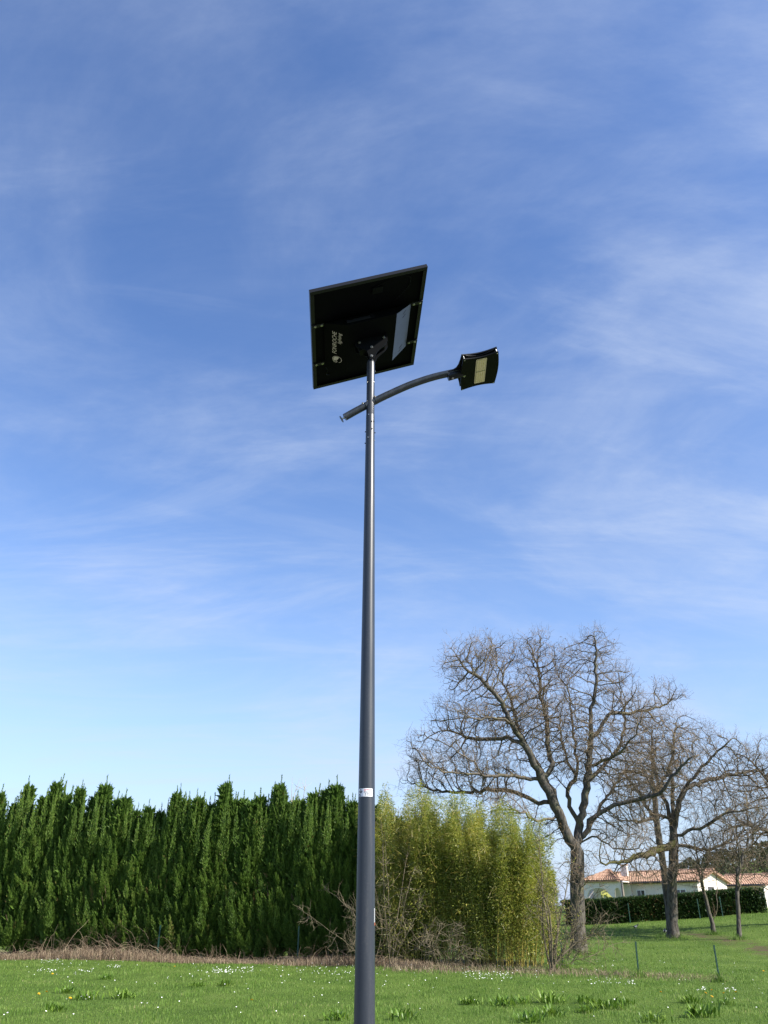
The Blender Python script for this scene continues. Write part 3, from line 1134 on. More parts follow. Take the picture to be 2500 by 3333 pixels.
def lettering(body, s_base, v0, v1, height, shear, bold=0.0):
    me_, co = text_mesh(body, shear)
    co[:, 0] -= co[:, 0].min()
    wd = co[:, 0].max()
    cap = 0.70
    P = on_flank(s_base, v0) + tx * (co[:, 0:1] / wd * abs(v1 - v0) * SC) + ty * (co[:, 1:2] / cap * height) - ORIGIN[carrier]
    me_.vertices.foreach_set('co', P.ravel())
    me_.update()
    for at_name in [a_.name for a_ in me_.attributes if a_.name not in ('position',)]:
        pass
    return link('lettering', me_, M['print'], carrier)


lettering('FONROCHE', 0.52, 0.150, -0.225, 0.050, 0.25)
lettering('lighting', 0.72, -0.035, -0.215, 0.042, 0.25)
em = MB()
ec = on_flank(0.55, 0.245)


def ep(a_, r):
    return ec + tx * (r * math.cos(a_)) + ty * (r * math.sin(a_))


n = 36
RO = 0.058
ringp, ringf = [], []
span = [math.radians(200 + 290 * i / n) for i in range(n + 1)]
for t in span:
    ringp += [ep(t, RO), ep(t, RO * 0.90)]
em.add(ringp, [(2 * i, 2 * i + 2, 2 * i + 3, 2 * i + 1) for i in range(n)])
emo = em.build('printed_emblem', M['print'], carrier)
lf = MB()                                                      # filled half disc inside the ring
seg = [math.radians(-30 + 150 * i / 16) for i in range(17)]
lf.add([ep(math.radians(200), RO * 0.15)] + [ep(t, RO * 0.80) for t in seg], [(0, i + 1, i + 2) for i in range(16)])
lf.build('emblem_leaf', M['print'], emo)
stp = MB()                                                     # little radiating flower at the rim
sc_ = ep(math.radians(150), RO * 0.75)
for i in range(8):
    t = 2 * math.pi * i / 8
    d1, d2 = tx * math.cos(t) + ty * math.sin(t), -tx * math.sin(t) + ty * math.cos(t)
    stp.add([sc_ + d1 * 0.007, sc_ + d1 * 0.020 + d2 * 0.005, sc_ + d1 * 0.031, sc_ + d1 * 0.020 - d2 * 0.005], [(0, 1, 2, 3)])
stp.build('emblem_rays', M['print'], emo)

# ------------------------------------------------------------------ cypress row (each tree a thing: trunk, crown)
def cypress_crown(H, Rm, seed):
    global rng
    keep, rng = rng, np.random.default_rng(seed)
    Ps, Ds, Ls, Ws, Rs = [], [], [], [], []
    npl = 190
    hz = 0.08 + 0.75 * rng.random(npl) ** 1.0
    th = np.arange(npl) * 2.39996 + rng.normal(0, 0.35, npl)
    prof = np.clip(1 - (hz / 0.93) ** 2.0, 0.03, 1) ** 0.95 * (0.78 + 0.22 * np.clip(hz / 0.25, 0, 1))
    R = Rm * prof * rng.uniform(0.62, 1.18, npl)
    out = np.stack([np.cos(th), np.sin(th), np.zeros(npl)], 1)
    length = rng.uniform(0.65, 1.25, npl) * (0.6 + 0.4 * prof)
    el = np.clip(1.0 + 0.35 * hz + rng.normal(0, 0.14, npl), 0.7, 1.5)       # steeper towards the top
    pd = out * np.cos(el)[:, None] + np.array([0, 0, 1.0]) * np.sin(el)[:, None]
    tip = out * R[:, None]
    tip[:, 2] = hz * H
    base = tip - pd * (length * 0.75)[:, None]
    fat = rng.uniform(0.13, 0.20, npl) * (0.65 + 0.35 * prof)
    tone = rng.normal(0, 0.13, npl)
    # pointed leaders that break the skyline
    leaders = 16
    lt = rng.uniform(0, 2 * np.pi, leaders)
    lr = rng.uniform(0.15, 0.85, leaders) * Rm
    lr[0] = 0
    ll = rng.uniform(1.1, 1.9, leaders)
    ll[0] = 2.0
    
    lh = H - 0.18 - 0.95 * lr + rng.normal(0, 0.22, leaders)
    lh[0] = H + 0.12
    lp = np.stack([np.cos(lt) * lr, np.sin(lt) * lr, lh - ll], 1)
    ld = unit(np.stack([rng.normal(0.03, 0.05, leaders), rng.normal(0, 0.05, leaders), np.ones(leaders)], 1))
    base = np.concatenate([base, lp])
    pd = np.concatenate([pd, ld])
    length = np.concatenate([length, ll])
    fat = np.concatenate([fat, rng.uniform(0.09, 0.145, leaders)])
    fat[npl] = 0.20
    tone = np.concatenate([tone, rng.normal(0.08, 0.05, leaders)])
    k = 290
    n = len(base)
    t = rng.random((n, k)) ** 0.9
    sp = fat[:, None] * np.clip(t / 0.22, 0.15, 1) * (1 - t) ** 1.05
    off = unit(rng.normal(size=(n, k, 3)))
    off = unit(off - pd[:, None, :] * (off * pd[:, None, :]).sum(-1, keepdims=True))
    # a few side sprays per plume, so its edge is ragged
    lobe = np.sin(np.arctan2(off[..., 0], off[..., 1]) * 3 + t * 9 + np.arange(n)[:, None])
    rr = (rng.random((n, k, 1)) ** 0.5) * (1 + 0.35 * lobe[..., None])
    P = base[:, None, :] + pd[:, None, :] * (t * length[:, None])[..., None] + off * sp[..., None] * rr
    D = unit(pd[:, None, :] * 1.0 + off * (0.75 * (1 - 0.7 * t))[..., None] + rng.normal(size=(n, k, 3)) * 0.15 + [0, 0, 0.10])
    L = rng.uniform(0.05, 0.125, (n, k)) * (1.1 - 0.35 * t)
    W = L * rng.uniform(0.18, 0.32, (n, k))
    c = np.clip(0.42 + tone[:, None] + rng.normal(0, 0.15, (n, k)), 0, 0.99)
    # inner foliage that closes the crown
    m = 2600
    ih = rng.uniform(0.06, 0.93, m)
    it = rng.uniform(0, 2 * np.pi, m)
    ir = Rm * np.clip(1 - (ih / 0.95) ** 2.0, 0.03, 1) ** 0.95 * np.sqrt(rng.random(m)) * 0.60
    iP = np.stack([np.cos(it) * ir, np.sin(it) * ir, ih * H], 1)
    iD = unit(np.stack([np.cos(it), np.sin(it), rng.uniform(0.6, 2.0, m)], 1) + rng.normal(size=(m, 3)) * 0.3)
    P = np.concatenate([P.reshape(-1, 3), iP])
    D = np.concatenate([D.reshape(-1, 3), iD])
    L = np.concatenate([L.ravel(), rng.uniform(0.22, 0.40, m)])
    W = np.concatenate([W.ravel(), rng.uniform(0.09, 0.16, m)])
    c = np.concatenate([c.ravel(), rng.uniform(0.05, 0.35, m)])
    sick = np.where((hz < 0.45) & (rng.random(npl) < 0.035))[0]           # a few brown sprays low down
    for q in sick:
        c[q * k:(q + 1) * k] = np.clip(0.96 + rng.normal(0, 0.05, k), 0.85, 1)
    dead = rng.random(len(c)) < 0.006
    c[dead] = 1.0
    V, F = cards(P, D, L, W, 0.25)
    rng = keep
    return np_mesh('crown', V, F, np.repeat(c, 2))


def cypress_trunk(H, seed):
    r = np.random.default_rng(seed)
    b = MB()
    zs = np.linspace(-0.1, H * 0.93, 9)
    dx, dy = np.cumsum(r.normal(0, 0.03, 9)), np.cumsum(r.normal(0, 0.03, 9))
    b.tube([(dx[i], dy[i], zs[i]) for i in range(9)], np.linspace(0.11, 0.015, 9), 8)
    for i in range(7):                                           # bare lower limbs
        t = r.uniform(0, 6.28)
        z = r.uniform(0.3, 1.6)
        b.tube([(0, 0, z), (math.cos(t) * 0.4, math.sin(t) * 0.4, z + 0.25), (math.cos(t) * 0.7, math.sin(t) * 0.7, z + 0.75)], [0.025, 0.018, 0.008], 5)
    V = np.array(b.v)
    me_ = bpy.data.meshes.new('trunk')
    me_.from_pydata(V.tolist(), [], b.f)
    me_.polygons.foreach_set('use_smooth', b.s)
    me_.update()
    return me_


NV = 5
crowns = [cypress_crown(5.6, 0.86, 100 + i) for i in range(NV)]
trunks = [cypress_trunk(5.6, 200 + i) for i in range(NV)]
ORD = ['first', 'second', 'third', 'fourth', 'fifth', 'sixth', 'seventh', 'eighth', 'ninth', 'tenth', 'eleventh', 'twelfth', 'thirteenth', 'fourteenth', 'fifteenth', 'sixteenth', 'seventeenth', 'eighteenth', 'nineteenth', 'twentieth', 'twenty-first', 'twenty-second', 'twenty-third', 'twenty-fourth'] + ['twenty-' + q for q in ('fifth', 'sixth', 'seventh', 'eighth', 'ninth')] + ['thirtieth'] + ['thirty-' + q for q in ('first', 'second', 'third', 'fourth', 'fifth', 'sixth', 'seventh', 'eighth', 'ninth')] + ['fortieth'] + ['forty-' + q for q in ('first', 'second', 'third', 'fourth', 'fifth', 'sixth', 'seventh', 'eighth')]
# skyline of the row in the photograph: (x, y) of each tree top
TOPS = [(-90, 2570), (10, 2560), (105, 2535), (195, 2525), (270, 2545), (352, 2530), (415, 2575), (490, 2610), (530, 2625), (582, 2560), (650, 2575), (695, 2600), (742, 2530), (800, 2580), (850, 2575), (915, 2530), (975, 2585), (1025, 2560), (1072, 2545), (1098, 2530), (1150, 2590), (1215, 2600), (1290, 2640), (1350, 2650)]
r_ = random.Random(5)
extra = []
for (xa, ya), (xb, yb) in zip(TOPS[:-1], TOPS[1:]):
    if xb - xa > 42:
        extra.append(((xa + xb) / 2 + r_.uniform(-8, 8), max(ya, yb) + r_.uniform(2, 42)))
TOPS = [(x, y - 14) for x, y in sorted(TOPS + extra)]
for i, (px, py) in enumerate(TOPS):
    d = ray(px, py)
    # where the sight line to this top crosses the row
    Yt = 30.0
    for _ in range(12):
        Yt = float(hedge_line((px - 1250) / 2500 * (Yt * 0.93)))
        xx = d[0] / d[1] * Yt
        Yt = float(hedge_line(xx))
    Yt += r_.uniform(-0.15, 0.15)
    top = d * (Yt / d[1]) + np.array([0, 0, EYE])
    gz = float(terrain(top[0], Yt))
    H = top[2] - gz
    if i == len(TOPS) - 1:
        lab_ = 'dark green hedge cypress at the right end of the row, half hidden by bamboo'
    elif i == 0:
        lab_ = 'dark green hedge cypress cut off by the left edge of the picture'
    else:
        lab_ = f'dark green hedge cypress, {ORD[i - 1]} whole tree from the left edge'
    t = empty('cypress_tree', (top[0], Yt, gz), lab_, 'cypress', 'cypress trees of the tall hedge row')
    s = H / 5.8
    wd = r_.uniform(0.92, 1.14)
    t.scale = (wd, wd, s)
    t.rotation_euler = (0, 0, r_.uniform(0, 6.28))
    link('trunk', trunks[i % NV], M['trunk'], t)
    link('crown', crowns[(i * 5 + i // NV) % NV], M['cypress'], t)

# ------------------------------------------------------------------ bare trees
LIMB_OF = []


def colonise(base, limbs, blobs, natt, step, infl, kill, seed, iters=130, jitter=0.22):
    r = np.random.default_rng(seed)
    pos, par = [], []
    LIMB_OF.clear()
    cur = [-1]

    def push(p, q):
        pos.append(np.array(p, float))
        par.append(q)
        LIMB_OF.append(cur[0])
        return len(pos) - 1

    def nearest(p):
        d = np.linalg.norm(np.array(pos) - p, axis=1)
        return int(d.argmin())

    for li, limb in enumerate(limbs):
        limb = spline(limb, 6)
        cur[0] = li
        if li == 0:
            q = push(limb[0], -1)
        else:
            q = nearest(np.array(limb[0]))
        last = pos[q]
        for p in limb[1:]:
            p = np.array(p)
            dist = np.linalg.norm(p - last)
            if dist < step * 0.8:
                continue
            k = max(1, int(round(dist / step)))
            for j in range(1, k + 1):
                z = last + (p - last) * j / k + r.normal(size=3) * step * (0.05 if li == 0 else 0.16)
                q = push(z, q)
            last = p
    cur[0] = -1
    pts = []
    vol = np.array([b[1][0] * b[1][1] * b[1][2] for b in blobs])
    for (c, rad), nn in zip(blobs, (natt * vol / vol.sum()).astype(int)):
        d = unit(r.normal(size=(nn, 3)))
        pts.append(np.array(c) + d * np.array(rad) * (r.random((nn, 1)) ** 0.42))
    A = np.concatenate(pts)
    A = A[A[:, 2] > base[2] + 1.0]
    for it in range(iters):
        kd = kdtree.KDTree(len(pos))
        for i, p in enumerate(pos):
            kd.insert(p, i)
        kd.balance()
        pull = {}
        keep = []
        for a_ in A:
            _, i, d = kd.find(a_)
            if d < kill:
                continue
            keep.append(a_)
            if d < infl:
                v = (a_ - pos[i]) / d
                if i in pull:
                    pull[i] += v
                else:
                    pull[i] = v
        A = np.array(keep)
        if not pull or len(A) == 0:
            break
        added = 0
        for i, v in pull.items():
            q = par[i]
            d0 = pos[i] - pos[q] if q >= 0 else np.array([0, 0, 1.0])
            d0 = d0 / (np.linalg.norm(d0) + 1e-9)
            v = v / (np.linalg.norm(v) + 1e-9) + 0.35 * d0 + r.normal(size=3) * jitter + np.array([0, 0, 0.10])
            v /= np.linalg.norm(v) + 1e-9
            p = pos[i] + v * step
            _, k, dd = kd.find(p)
            if dd < step * 0.45:
                continue
            push(p, i)
            added += 1
        if not added:
            break
    return np.array(pos), np.array(par)


def bare_tree(name, label, group, base, limbs, blobs, natt, trunk_r, seed, step=0.34, infl=3.0, kill=0.5, tip=0.008, twig_len=(0.35, 0.85), twigs=1.6, withered=2500, mats=None, jitter=0.22, moss=None):
    global rng
    keep, rng = rng, np.random.default_rng(seed)
    t = empty(name, base, label, 'tree', group)
    mats = mats or (M['oak_bark'], M['oak_branch'], M['twig'])
    pos, par = colonise(base, limbs, blobs, natt, step, infl, kill, seed, jitter=jitter)
    n = len(pos)
    ch = [[] for _ in range(n)]
    for i in range(1, n):
        if par[i] >= 0:
            ch[par[i]].append(i)
    cnt = np.zeros(n)
    for i in range(n - 1, -1, -1):
        if not ch[i]:
            cnt[i] = 1
        if par[i] >= 0:
            cnt[par[i]] += cnt[i]
    e = math.log(cnt[0]) / math.log(trunk_r / tip)
    rad = tip * cnt ** (1 / e)
    # chains: follow the thickest child
    big, small = MB(), MB()
    stack = [(0, None)]
    while stack:
        i, start = stack.pop()
        chain = [] if start is None else [start]
        chain.append(i)
        while ch[i]:
            c = sorted(ch[i], key=lambda k: -cnt[k])
            for k in c[1:]:
                stack.append((k, i))
            i = c[0]
            chain.append(i)
        if len(chain) < 2:
            continue
        P = pos[chain]
        R = rad[chain].copy()
        if start is not None:
            R[0] = min(R[0], R[1] * 1.25)
        R[-1] *= 0.5
        if start is None:                                        # root flare
            z = P[:, 2] - base[2]
            R *= 1 + 0.55 * np.exp(-z / 0.30)
            P[0, 2] -= 0.15
        m = R[1]
        if moss is not None and LIMB_OF[chain[1]] == moss and start is not None and LIMB_OF[start] != moss:
            MB().tube(P, R * np.linspace(1.9, 1.3, len(R)), 10, cap=False).build('limb', M['moss'], t)['label'] = 'mossy yellow green low limb'
        elif start is None or m > 0.11:
            big.tube(P, R, 14 if m > 0.2 else 9, cap=False)
        elif m > 0.035:
            small.tube(P, R, 6, cap=False)
        else:
            small.tube(P, R, 4 if m > 0.016 else 3, cap=False)
    big.build('trunk', mats[0], t)
    small.build('branches', mats[1], t)['kind'] = 'stuff'
    # twigs on every thin node
    thin = np.where((rad < tip * 3.2) & (np.arange(n) > 0))[0]
    idx = np.repeat(thin, rng.poisson(twigs, len(thin)))
    d0 = unit(pos[idx] - pos[np.maximum(par[idx], 0)])
    D = unit(d0 * 0.5 + rng.normal(size=(len(idx), 3)) * 0.62 + [0, 0, 0.38])
    L = rng.uniform(*twig_len, len(idx))
    P = zigzag(pos[idx], D, L, 4, 0.26, 0.06)
    R = np.linspace(0.0060, 0.0024, 5)[None, :] * np.full((len(idx), 1), tip / 0.0140)
    V1, F1 = batch_tubes(P, R)
    j = rng.integers(1, 4, len(idx) * 2)
    k = np.repeat(np.arange(len(idx)), 2)
    P0 = P[k, j]
    D2 = unit(unit(P[k, j + 1] - P[k, j]) * 0.6 + rng.normal(size=(len(k), 3)) * 0.7)
    Pb = zigzag(P0, D2, L[k] * rng.uniform(0.25, 0.5, len(k)), 2, 0.3)
    V2, F2 = batch_tubes(Pb, np.linspace(0.0045, 0.002, 3)[None, :] * np.full((len(k), 1), tip / 0.0140))
    V = np.concatenate([V1, V2]) - ORIGIN[t]
    F = np.concatenate([F1, F2 + len(V1)])
    link('twigs', np_mesh('twigs', V, F), mats[2], t)['kind'] = 'stuff'
    if withered:
        q = rng.integers(0, len(Pb), withered)
        lp = Pb[q, -1] - ORIGIN[t]
        D = unit(rng.normal(size=(withered, 3)) + [0, 0, -0.5])
        V, F = cards(lp, D, rng.uniform(0.04, 0.09, withered), rng.uniform(0.025, 0.05, withered), 0.3)
        link('withered_leaves', np_mesh('withered_leaves', V, F, np.repeat(rng.random(withered), 2)), M['withered'], t)['kind'] = 'stuff'
    rng = keep
    return t, pos, par


def c6(x, y):
    return 1300 + x * 0.72333, 2000 + y * 0.72333


def limb6(pts, Y, spread):
    """limb traced in the picture; depth runs from the trunk's Y by spread metres at its end"""
    out = []
    for i, (x, y) in enumerate(pts):
        t = i / max(1, len(pts) - 1)
        out.append(at(*c6(x, y), Y + spread * t ** 1.2))
    return out


def blob6(x, y, rx, rz, Y, ry=None):
    c = at(*c6(x, y), Y)
    k = 0.72333 * 0.0124 * (Y / 35)
    return (c, (rx * k, (ry if ry is not None else (rx + rz) * 0.5) * k, rz * k * 0.88))


OY = 35.0
ob = on_ground(*c6(808, 1522))
OY = float(ob[1])
trunk1 = [ob] + [at(*c6(x, y), OY) for x, y in ((806, 1440), (803, 1300), (800, 1180), (802, 1060))]
limbs1 = [trunk1,
          limb6([(800, 1060), (748, 985), (712, 890), (672, 800), (618, 705), (566, 600), (505, 490), (445, 380), (380, 305), (290, 235)], OY, -2.2),
          limb6([(640, 740), (690, 690), (668, 600), (662, 480), (640, 380), (626, 260), (602, 160)], OY - 0.6, 1.8),
          limb6([(640, 745), (520, 728), (420, 722), (300, 716), (180, 700), (90, 640)], OY - 0.6, -2.5),
          limb6([(690, 850), (600, 835), (500, 795), (400, 790), (280, 800), (150, 790), (60, 740)], OY - 0.4, 2.8),
          limb6([(720, 900), (640, 930), (560, 900), (480, 850), (420, 860)], OY - 0.3, -3.0),
          limb6([(802, 1060), (812, 950), (772, 860), (760, 790), (798, 720), (792, 600), (776, 450), (760, 340), (705, 250), (690, 160)], OY, 2.2),
          limb6([(815, 920), (842, 760), (862, 600), (862, 450), (882, 300), (884, 180), (872, 80)], OY, -0.8),
          limb6([(865, 560), (940, 460), (1050, 440), (1170, 415), (1250, 380)], OY - 0.4, 2.0),
          limb6([(850, 690), (930, 650), (1010, 610), (1070, 520), (1090, 420)], OY - 0.4, -2.5),
          limb6([(826, 1010), (890, 900), (990, 855), (1100, 825), (1180, 788), (1255, 700), (1340, 630)], OY, -2.6),
          limb6([(826, 1010), (870, 940), (960, 780), (1030, 690), (1120, 640)], OY, 2.6),
          limb6([(818, 1030), (880, 1000), (950, 1040), (1040, 1060), (1130, 1010)], OY, -2.0),
          limb6([(380, 730), (330, 660), (260, 620), (200, 560)], OY - 2.0, -1.0),
          limb6([(505, 490), (430, 470), (350, 470), (270, 440), (210, 400)], OY - 1.6, -2.0),
          limb6([(765, 1000), (722, 905), (692, 810), (645, 725), (602, 640), (552, 555), (525, 470), (482, 335), (432, 195)], OY, 1.2),
          limb6([(845, 760), (902, 700), (962, 635), (1002, 555), (1012, 430), (982, 300)], OY, 1.6),
          limb6([(795, 720), (745, 620), (722, 500), (738, 390), (762, 270)], OY + 0.8, 1.6),
          limb6([(560, 590), (500, 560), (420, 560), (330, 560), (240, 530)], OY - 1.2, 1.4)]
blobs1 = [blob6(330, 250, 175, 190, OY - 1.5), blob6(420, 190, 110, 130, OY - 1), blob6(600, 200, 130, 160, OY), blob6(720, 250, 110, 150, OY), blob6(880, 190, 120, 160, OY), blob6(960, 350, 140, 170, OY), blob6(1060, 480, 170, 160, OY), blob6(1200, 370, 100, 90, OY + 1),
          blob6(600, 450, 280, 230, OY), blob6(300, 480, 190, 150, OY - 1), blob6(170, 680, 165, 120, OY), blob6(80, 600, 70, 90, OY - 1), blob6(110, 770, 130, 90, OY + 1), blob6(380, 700, 220, 160, OY), blob6(470, 860, 160, 90, OY - 1), blob6(820, 600, 240, 220, OY), blob6(1080, 720, 230, 160, OY), blob6(1000, 940, 180, 110, OY), blob6(660, 980, 120, 90, OY), blob6(1260, 620, 130, 120, OY - 1), blob6(800, 1160, 90, 110, OY - 0.5)]
bare_tree('oak_tree', 'largest bare oak with thick forked trunk standing right behind the bamboo', 'bare trees on the right', tuple(ob), limbs1, blobs1, 18000, 0.275, 11, step=0.24, infl=2.2, kill=0.29, tip=0.0135, twigs=2.0)

ob2 = on_ground(*c6(1232, 1455))
Y2 = float(ob2[1])
trunk2 = [ob2] + [at(*c6(x, y), Y2) for x, y in ((1230, 1360), (1228, 1200), (1236, 1080), (1232, 1000))]
limbs2 = [trunk2,
          limb6([(1232, 1030), (1160, 1060), (1080, 1085), (1000, 1110), (900, 1125), (850, 1130)], Y2, -3.5),
          limb6([(1232, 1000), (1215, 900), (1170, 800), (1150, 700), (1142, 600), (1120, 500)], Y2, 1.5),
          limb6([(1236, 1010), (1300, 975), (1380, 950), (1460, 900), (1560, 880), (1640, 860)], Y2, -2.5),
          limb6([(1236, 1040), (1320, 1050), (1420, 1050), (1500, 1010), (1580, 1000)], Y2, 2.0),
          limb6([(1232, 1000), (1250, 880), (1290, 780), (1350, 700), (1430, 620), (1500, 560)], Y2, -1.5),
          limb6([(1225, 960), (1235, 820), (1220, 700), (1240, 560), (1250, 470)], Y2, 0.5),
          limb6([(1290, 780), (1380, 750), (1500, 720), (1620, 690)], Y2 - 0.6, 2.0),
          limb6([(1160, 800), (1080, 700), (1020, 640), (960, 620)], Y2 + 1, 2.0),
          limb6([(1180, 900), (1100, 930), (1010, 930), (930, 950)], Y2, -1.0)]
blobs2 = [blob6(1150, 560, 170, 150, Y2), blob6(1290, 570, 160, 140, Y2), blob6(1420, 640, 170, 150, Y2), blob6(1560, 700, 140, 130, Y2), blob6(1330, 800, 260, 170, Y2), blob6(1540, 880, 170, 130, Y2), blob6(1100, 780, 180, 150, Y2), blob6(1000, 1060, 180, 90, Y2 - 2), blob6(1430, 1040, 190, 90, Y2), blob6(1120, 960, 150, 100, Y2), blob6(1640, 800, 110, 200, Y2), blob6(1180, 1150, 150, 80, Y2 - 1), blob6(1050, 1150, 140, 70, Y2 - 1.5), blob6(1350, 1150, 130, 80, Y2 - 1)]
bare_tree('oak_tree', 'bare oak with a mossy low limb reaching left, second thick trunk from the right', 'bare trees on the right', tuple(ob2), limbs2, blobs2, 14000, 0.22, 23, step=0.26, infl=2.4, kill=0.34, tip=0.0125, twigs=1.8, withered=900, moss=1)

# second stem right behind it
ob3 = np.array([*at(*c6(1206, 1300), Y2 + 4)[:2], float(terrain(*at(*c6(1206, 1300), Y2 + 4)[:2]))])
Y3 = Y2 + 4
bare_tree('oak_tree', 'slender bare oak trunk showing just left behind the mossy limbed oak', 'bare trees on the right', tuple(ob3),
          [[ob3] + [at(*c6(x, y), Y3) for x, y in ((1203, 1250), (1184, 1100), (1160, 950), (1148, 800))], limb6([(1160, 950), (1110, 860), (1050, 760), (1000, 700)], Y3, 1), limb6([(1150, 820), (1200, 720), (1260, 640)], Y3, -1), limb6([(1148, 800), (1140, 680), (1130, 560)], Y3, 0.5)],
          [blob6(1130, 640, 150, 130, Y3), blob6(1050, 780, 130, 110, Y3), blob6(1220, 740, 130, 110, Y3)], 2500, 0.17, 31, step=0.32, infl=2.6, kill=0.34, tip=0.012, twigs=1.2, withered=200)

# two thin bare trees on the bank
for (bx, by), pts, top, lab_, sd in (((1418, 1440), ((1405, 1380), (1380, 1290), (1355, 1190), (1340, 1100)), [(1330, 1060, 90, 120), (1400, 1080, 80, 110), (1330, 1200, 80, 70)], 'thin dark leaning bare tree on the bank, left of two', 41),
                                     ((1530, 1462), ((1526, 1360), (1520, 1250), (1524, 1150), (1528, 1080)), [(1520, 1010, 120, 130), (1590, 960, 90, 130), (1460, 1120, 80, 80), (1570, 1110, 80, 80)], 'thin straight bare tree on the bank nearest the right edge', 43)):
    b0 = on_ground(*c6(bx, by))
    Yb = float(b0[1])
    tr = [b0] + [at(*c6(x, y), Yb) for x, y in pts]
    lim = [tr]
    for k, (x, y, rx, rz) in enumerate(top):
        a0 = tr[2 + k % 3]
        q = at(*c6(x, y), Yb + (-0.8 + 0.8 * k))
        lim.append([a0, a0 * 0.5 + q * 0.5 + np.array([0.1, 0, 0.15]), q])
    if sd == 41:                                                 # the side stem that forks low down
        a0 = at(*c6(1408, 1395), Yb)
        lim.append([a0, at(*c6(1428, 1330), Yb), at(*c6(1434, 1250), Yb), at(*c6(1420, 1180), Yb + 0.3)])
    bare_tree('thin_tree', lab_, 'bare trees on the right', tuple(b0), lim, [blob6(x, y, rx, rz, Yb) for x, y, rx, rz in top], 2200, 0.085, sd, step=0.24, infl=2.2, kill=0.30, tip=0.009, twigs=1.3, withered=0)

# crown of another tree that leans in from beyond the right edge
p0 = at(2640, 3050, Y2 + 1)
p0[2] = float(terrain(p0[0], p0[1]))
bare_tree('leaning_tree', 'bare tree leaning in from beyond the right edge of the picture', 'bare trees on the right', tuple(p0),
          [[p0, at(2630, 2900, Y2 + 1), at(2610, 2780, Y2 + 1), at(2590, 2680, Y2 + 1)], [at(2610, 2780, Y2 + 1), at(2530, 2720, Y2 + 1), at(2450, 2690, Y2), at(2380, 2690, Y2)], [at(2590, 2680, Y2 + 1), at(2520, 2580, Y2 + 1), at(2470, 2500, Y2 + 1)]],
          [(at(2500, 2560, Y2 + 1), (2.4, 2.4, 2.4)), (at(2440, 2690, Y2 + 1), (2.2, 2.0, 1.8)), (at(2480, 2800, Y2 + 1), (2.2, 2.0, 1.6))], 3500, 0.2, 51, step=0.28, infl=2.6, kill=0.34, tip=0.012, twigs=1.3, withered=200)


# ------------------------------------------------------------------ bare shrubs, sapling, far twigs above the row
def shrub(name, label, base, stems, mat, seed, cat='shrub', group=None, sub=5, r0=0.02, wander=0.16, grav=0.0, sublen=(0.5, 1.1), subsub=4, leaf=None):
    """stems: list of (dx, dy, length) from the base; side shoots and finer twigs grow from them"""
    global rng
    keep, rng = rng, np.random.default_rng(seed)
    t = empty(name, base, label, cat, group)
    b0 = np.array(base, float)
    VV, FF, off = [], [], 0
    tips = []
    for dx, dy, ln in stems:
        D = unit(np.array([[dx, dy, 1.0]]))
        P = zigzag(b0[None] + rng.normal(0, 0.05, (1, 3)) * [1, 1, 0] - [[0, 0, 0.05]], D, np.array([ln]), 12, wander, grav)
        s = MB().tube(P[0], np.linspace(r0 * (0.6 + 0.4 * ln / 3), 0.004, 13), 7, cap=False)
        s.build('stem', mat, t)
        for lvl in range(1):
            j = rng.integers(2, 12, sub * 3)
            Ds = unit(unit(P[0, j + 1] - P[0, j]) * 0.7 + rng.normal(size=(len(j), 3)) * 0.65 + [0, 0, 0.1 + grav])
            Lq = rng.uniform(*sublen, len(j)) * (1.15 - j / 14)
            Pq = zigzag(P[0, j], Ds, Lq, 6, 0.24, grav)
            V, F = batch_tubes(Pq, np.linspace(0.008, 0.003, 7)[None].repeat(len(j), 0))
            VV.append(V)
            FF.append(F + off)
            off += len(V)
            k = np.repeat(np.arange(len(j)), subsub)
            jj = rng.integers(1, 6, len(k))
            Dk = unit(unit(Pq[k, jj + 1] - Pq[k, jj]) * 0.7 + rng.normal(size=(len(k), 3)) * 0.6)
            Pk = zigzag(Pq[k, jj], Dk, rng.uniform(0.15, 0.45, len(k)), 3, 0.25, grav)
            V, F = batch_tubes(Pk, np.linspace(0.005, 0.002, 4)[None].repeat(len(k), 0))
            VV.append(V)
            FF.append(F + off)
            off += len(V)
            tips.append(Pk.reshape(-1, 3))
    link('twigs', np_mesh('twigs', np.concatenate(VV) - b0, np.concatenate(FF)), mat, t)['kind'] = 'stuff'
    if leaf:
        T = np.concatenate(tips)
        q = rng.integers(0, len(T), leaf[0])
        V, F = cards(T[q] - b0, unit(rng.normal(size=(leaf[0], 3)) + [0, 0, 0.5]), rng.uniform(0.03, 0.07, leaf[0]), rng.uniform(0.015, 0.03, leaf[0]), 0.3)
        link('leaves', np_mesh('leaves', V, F, np.repeat(rng.random(leaf[0]), 2)), leaf[1], t)
    rng = keep
    return t


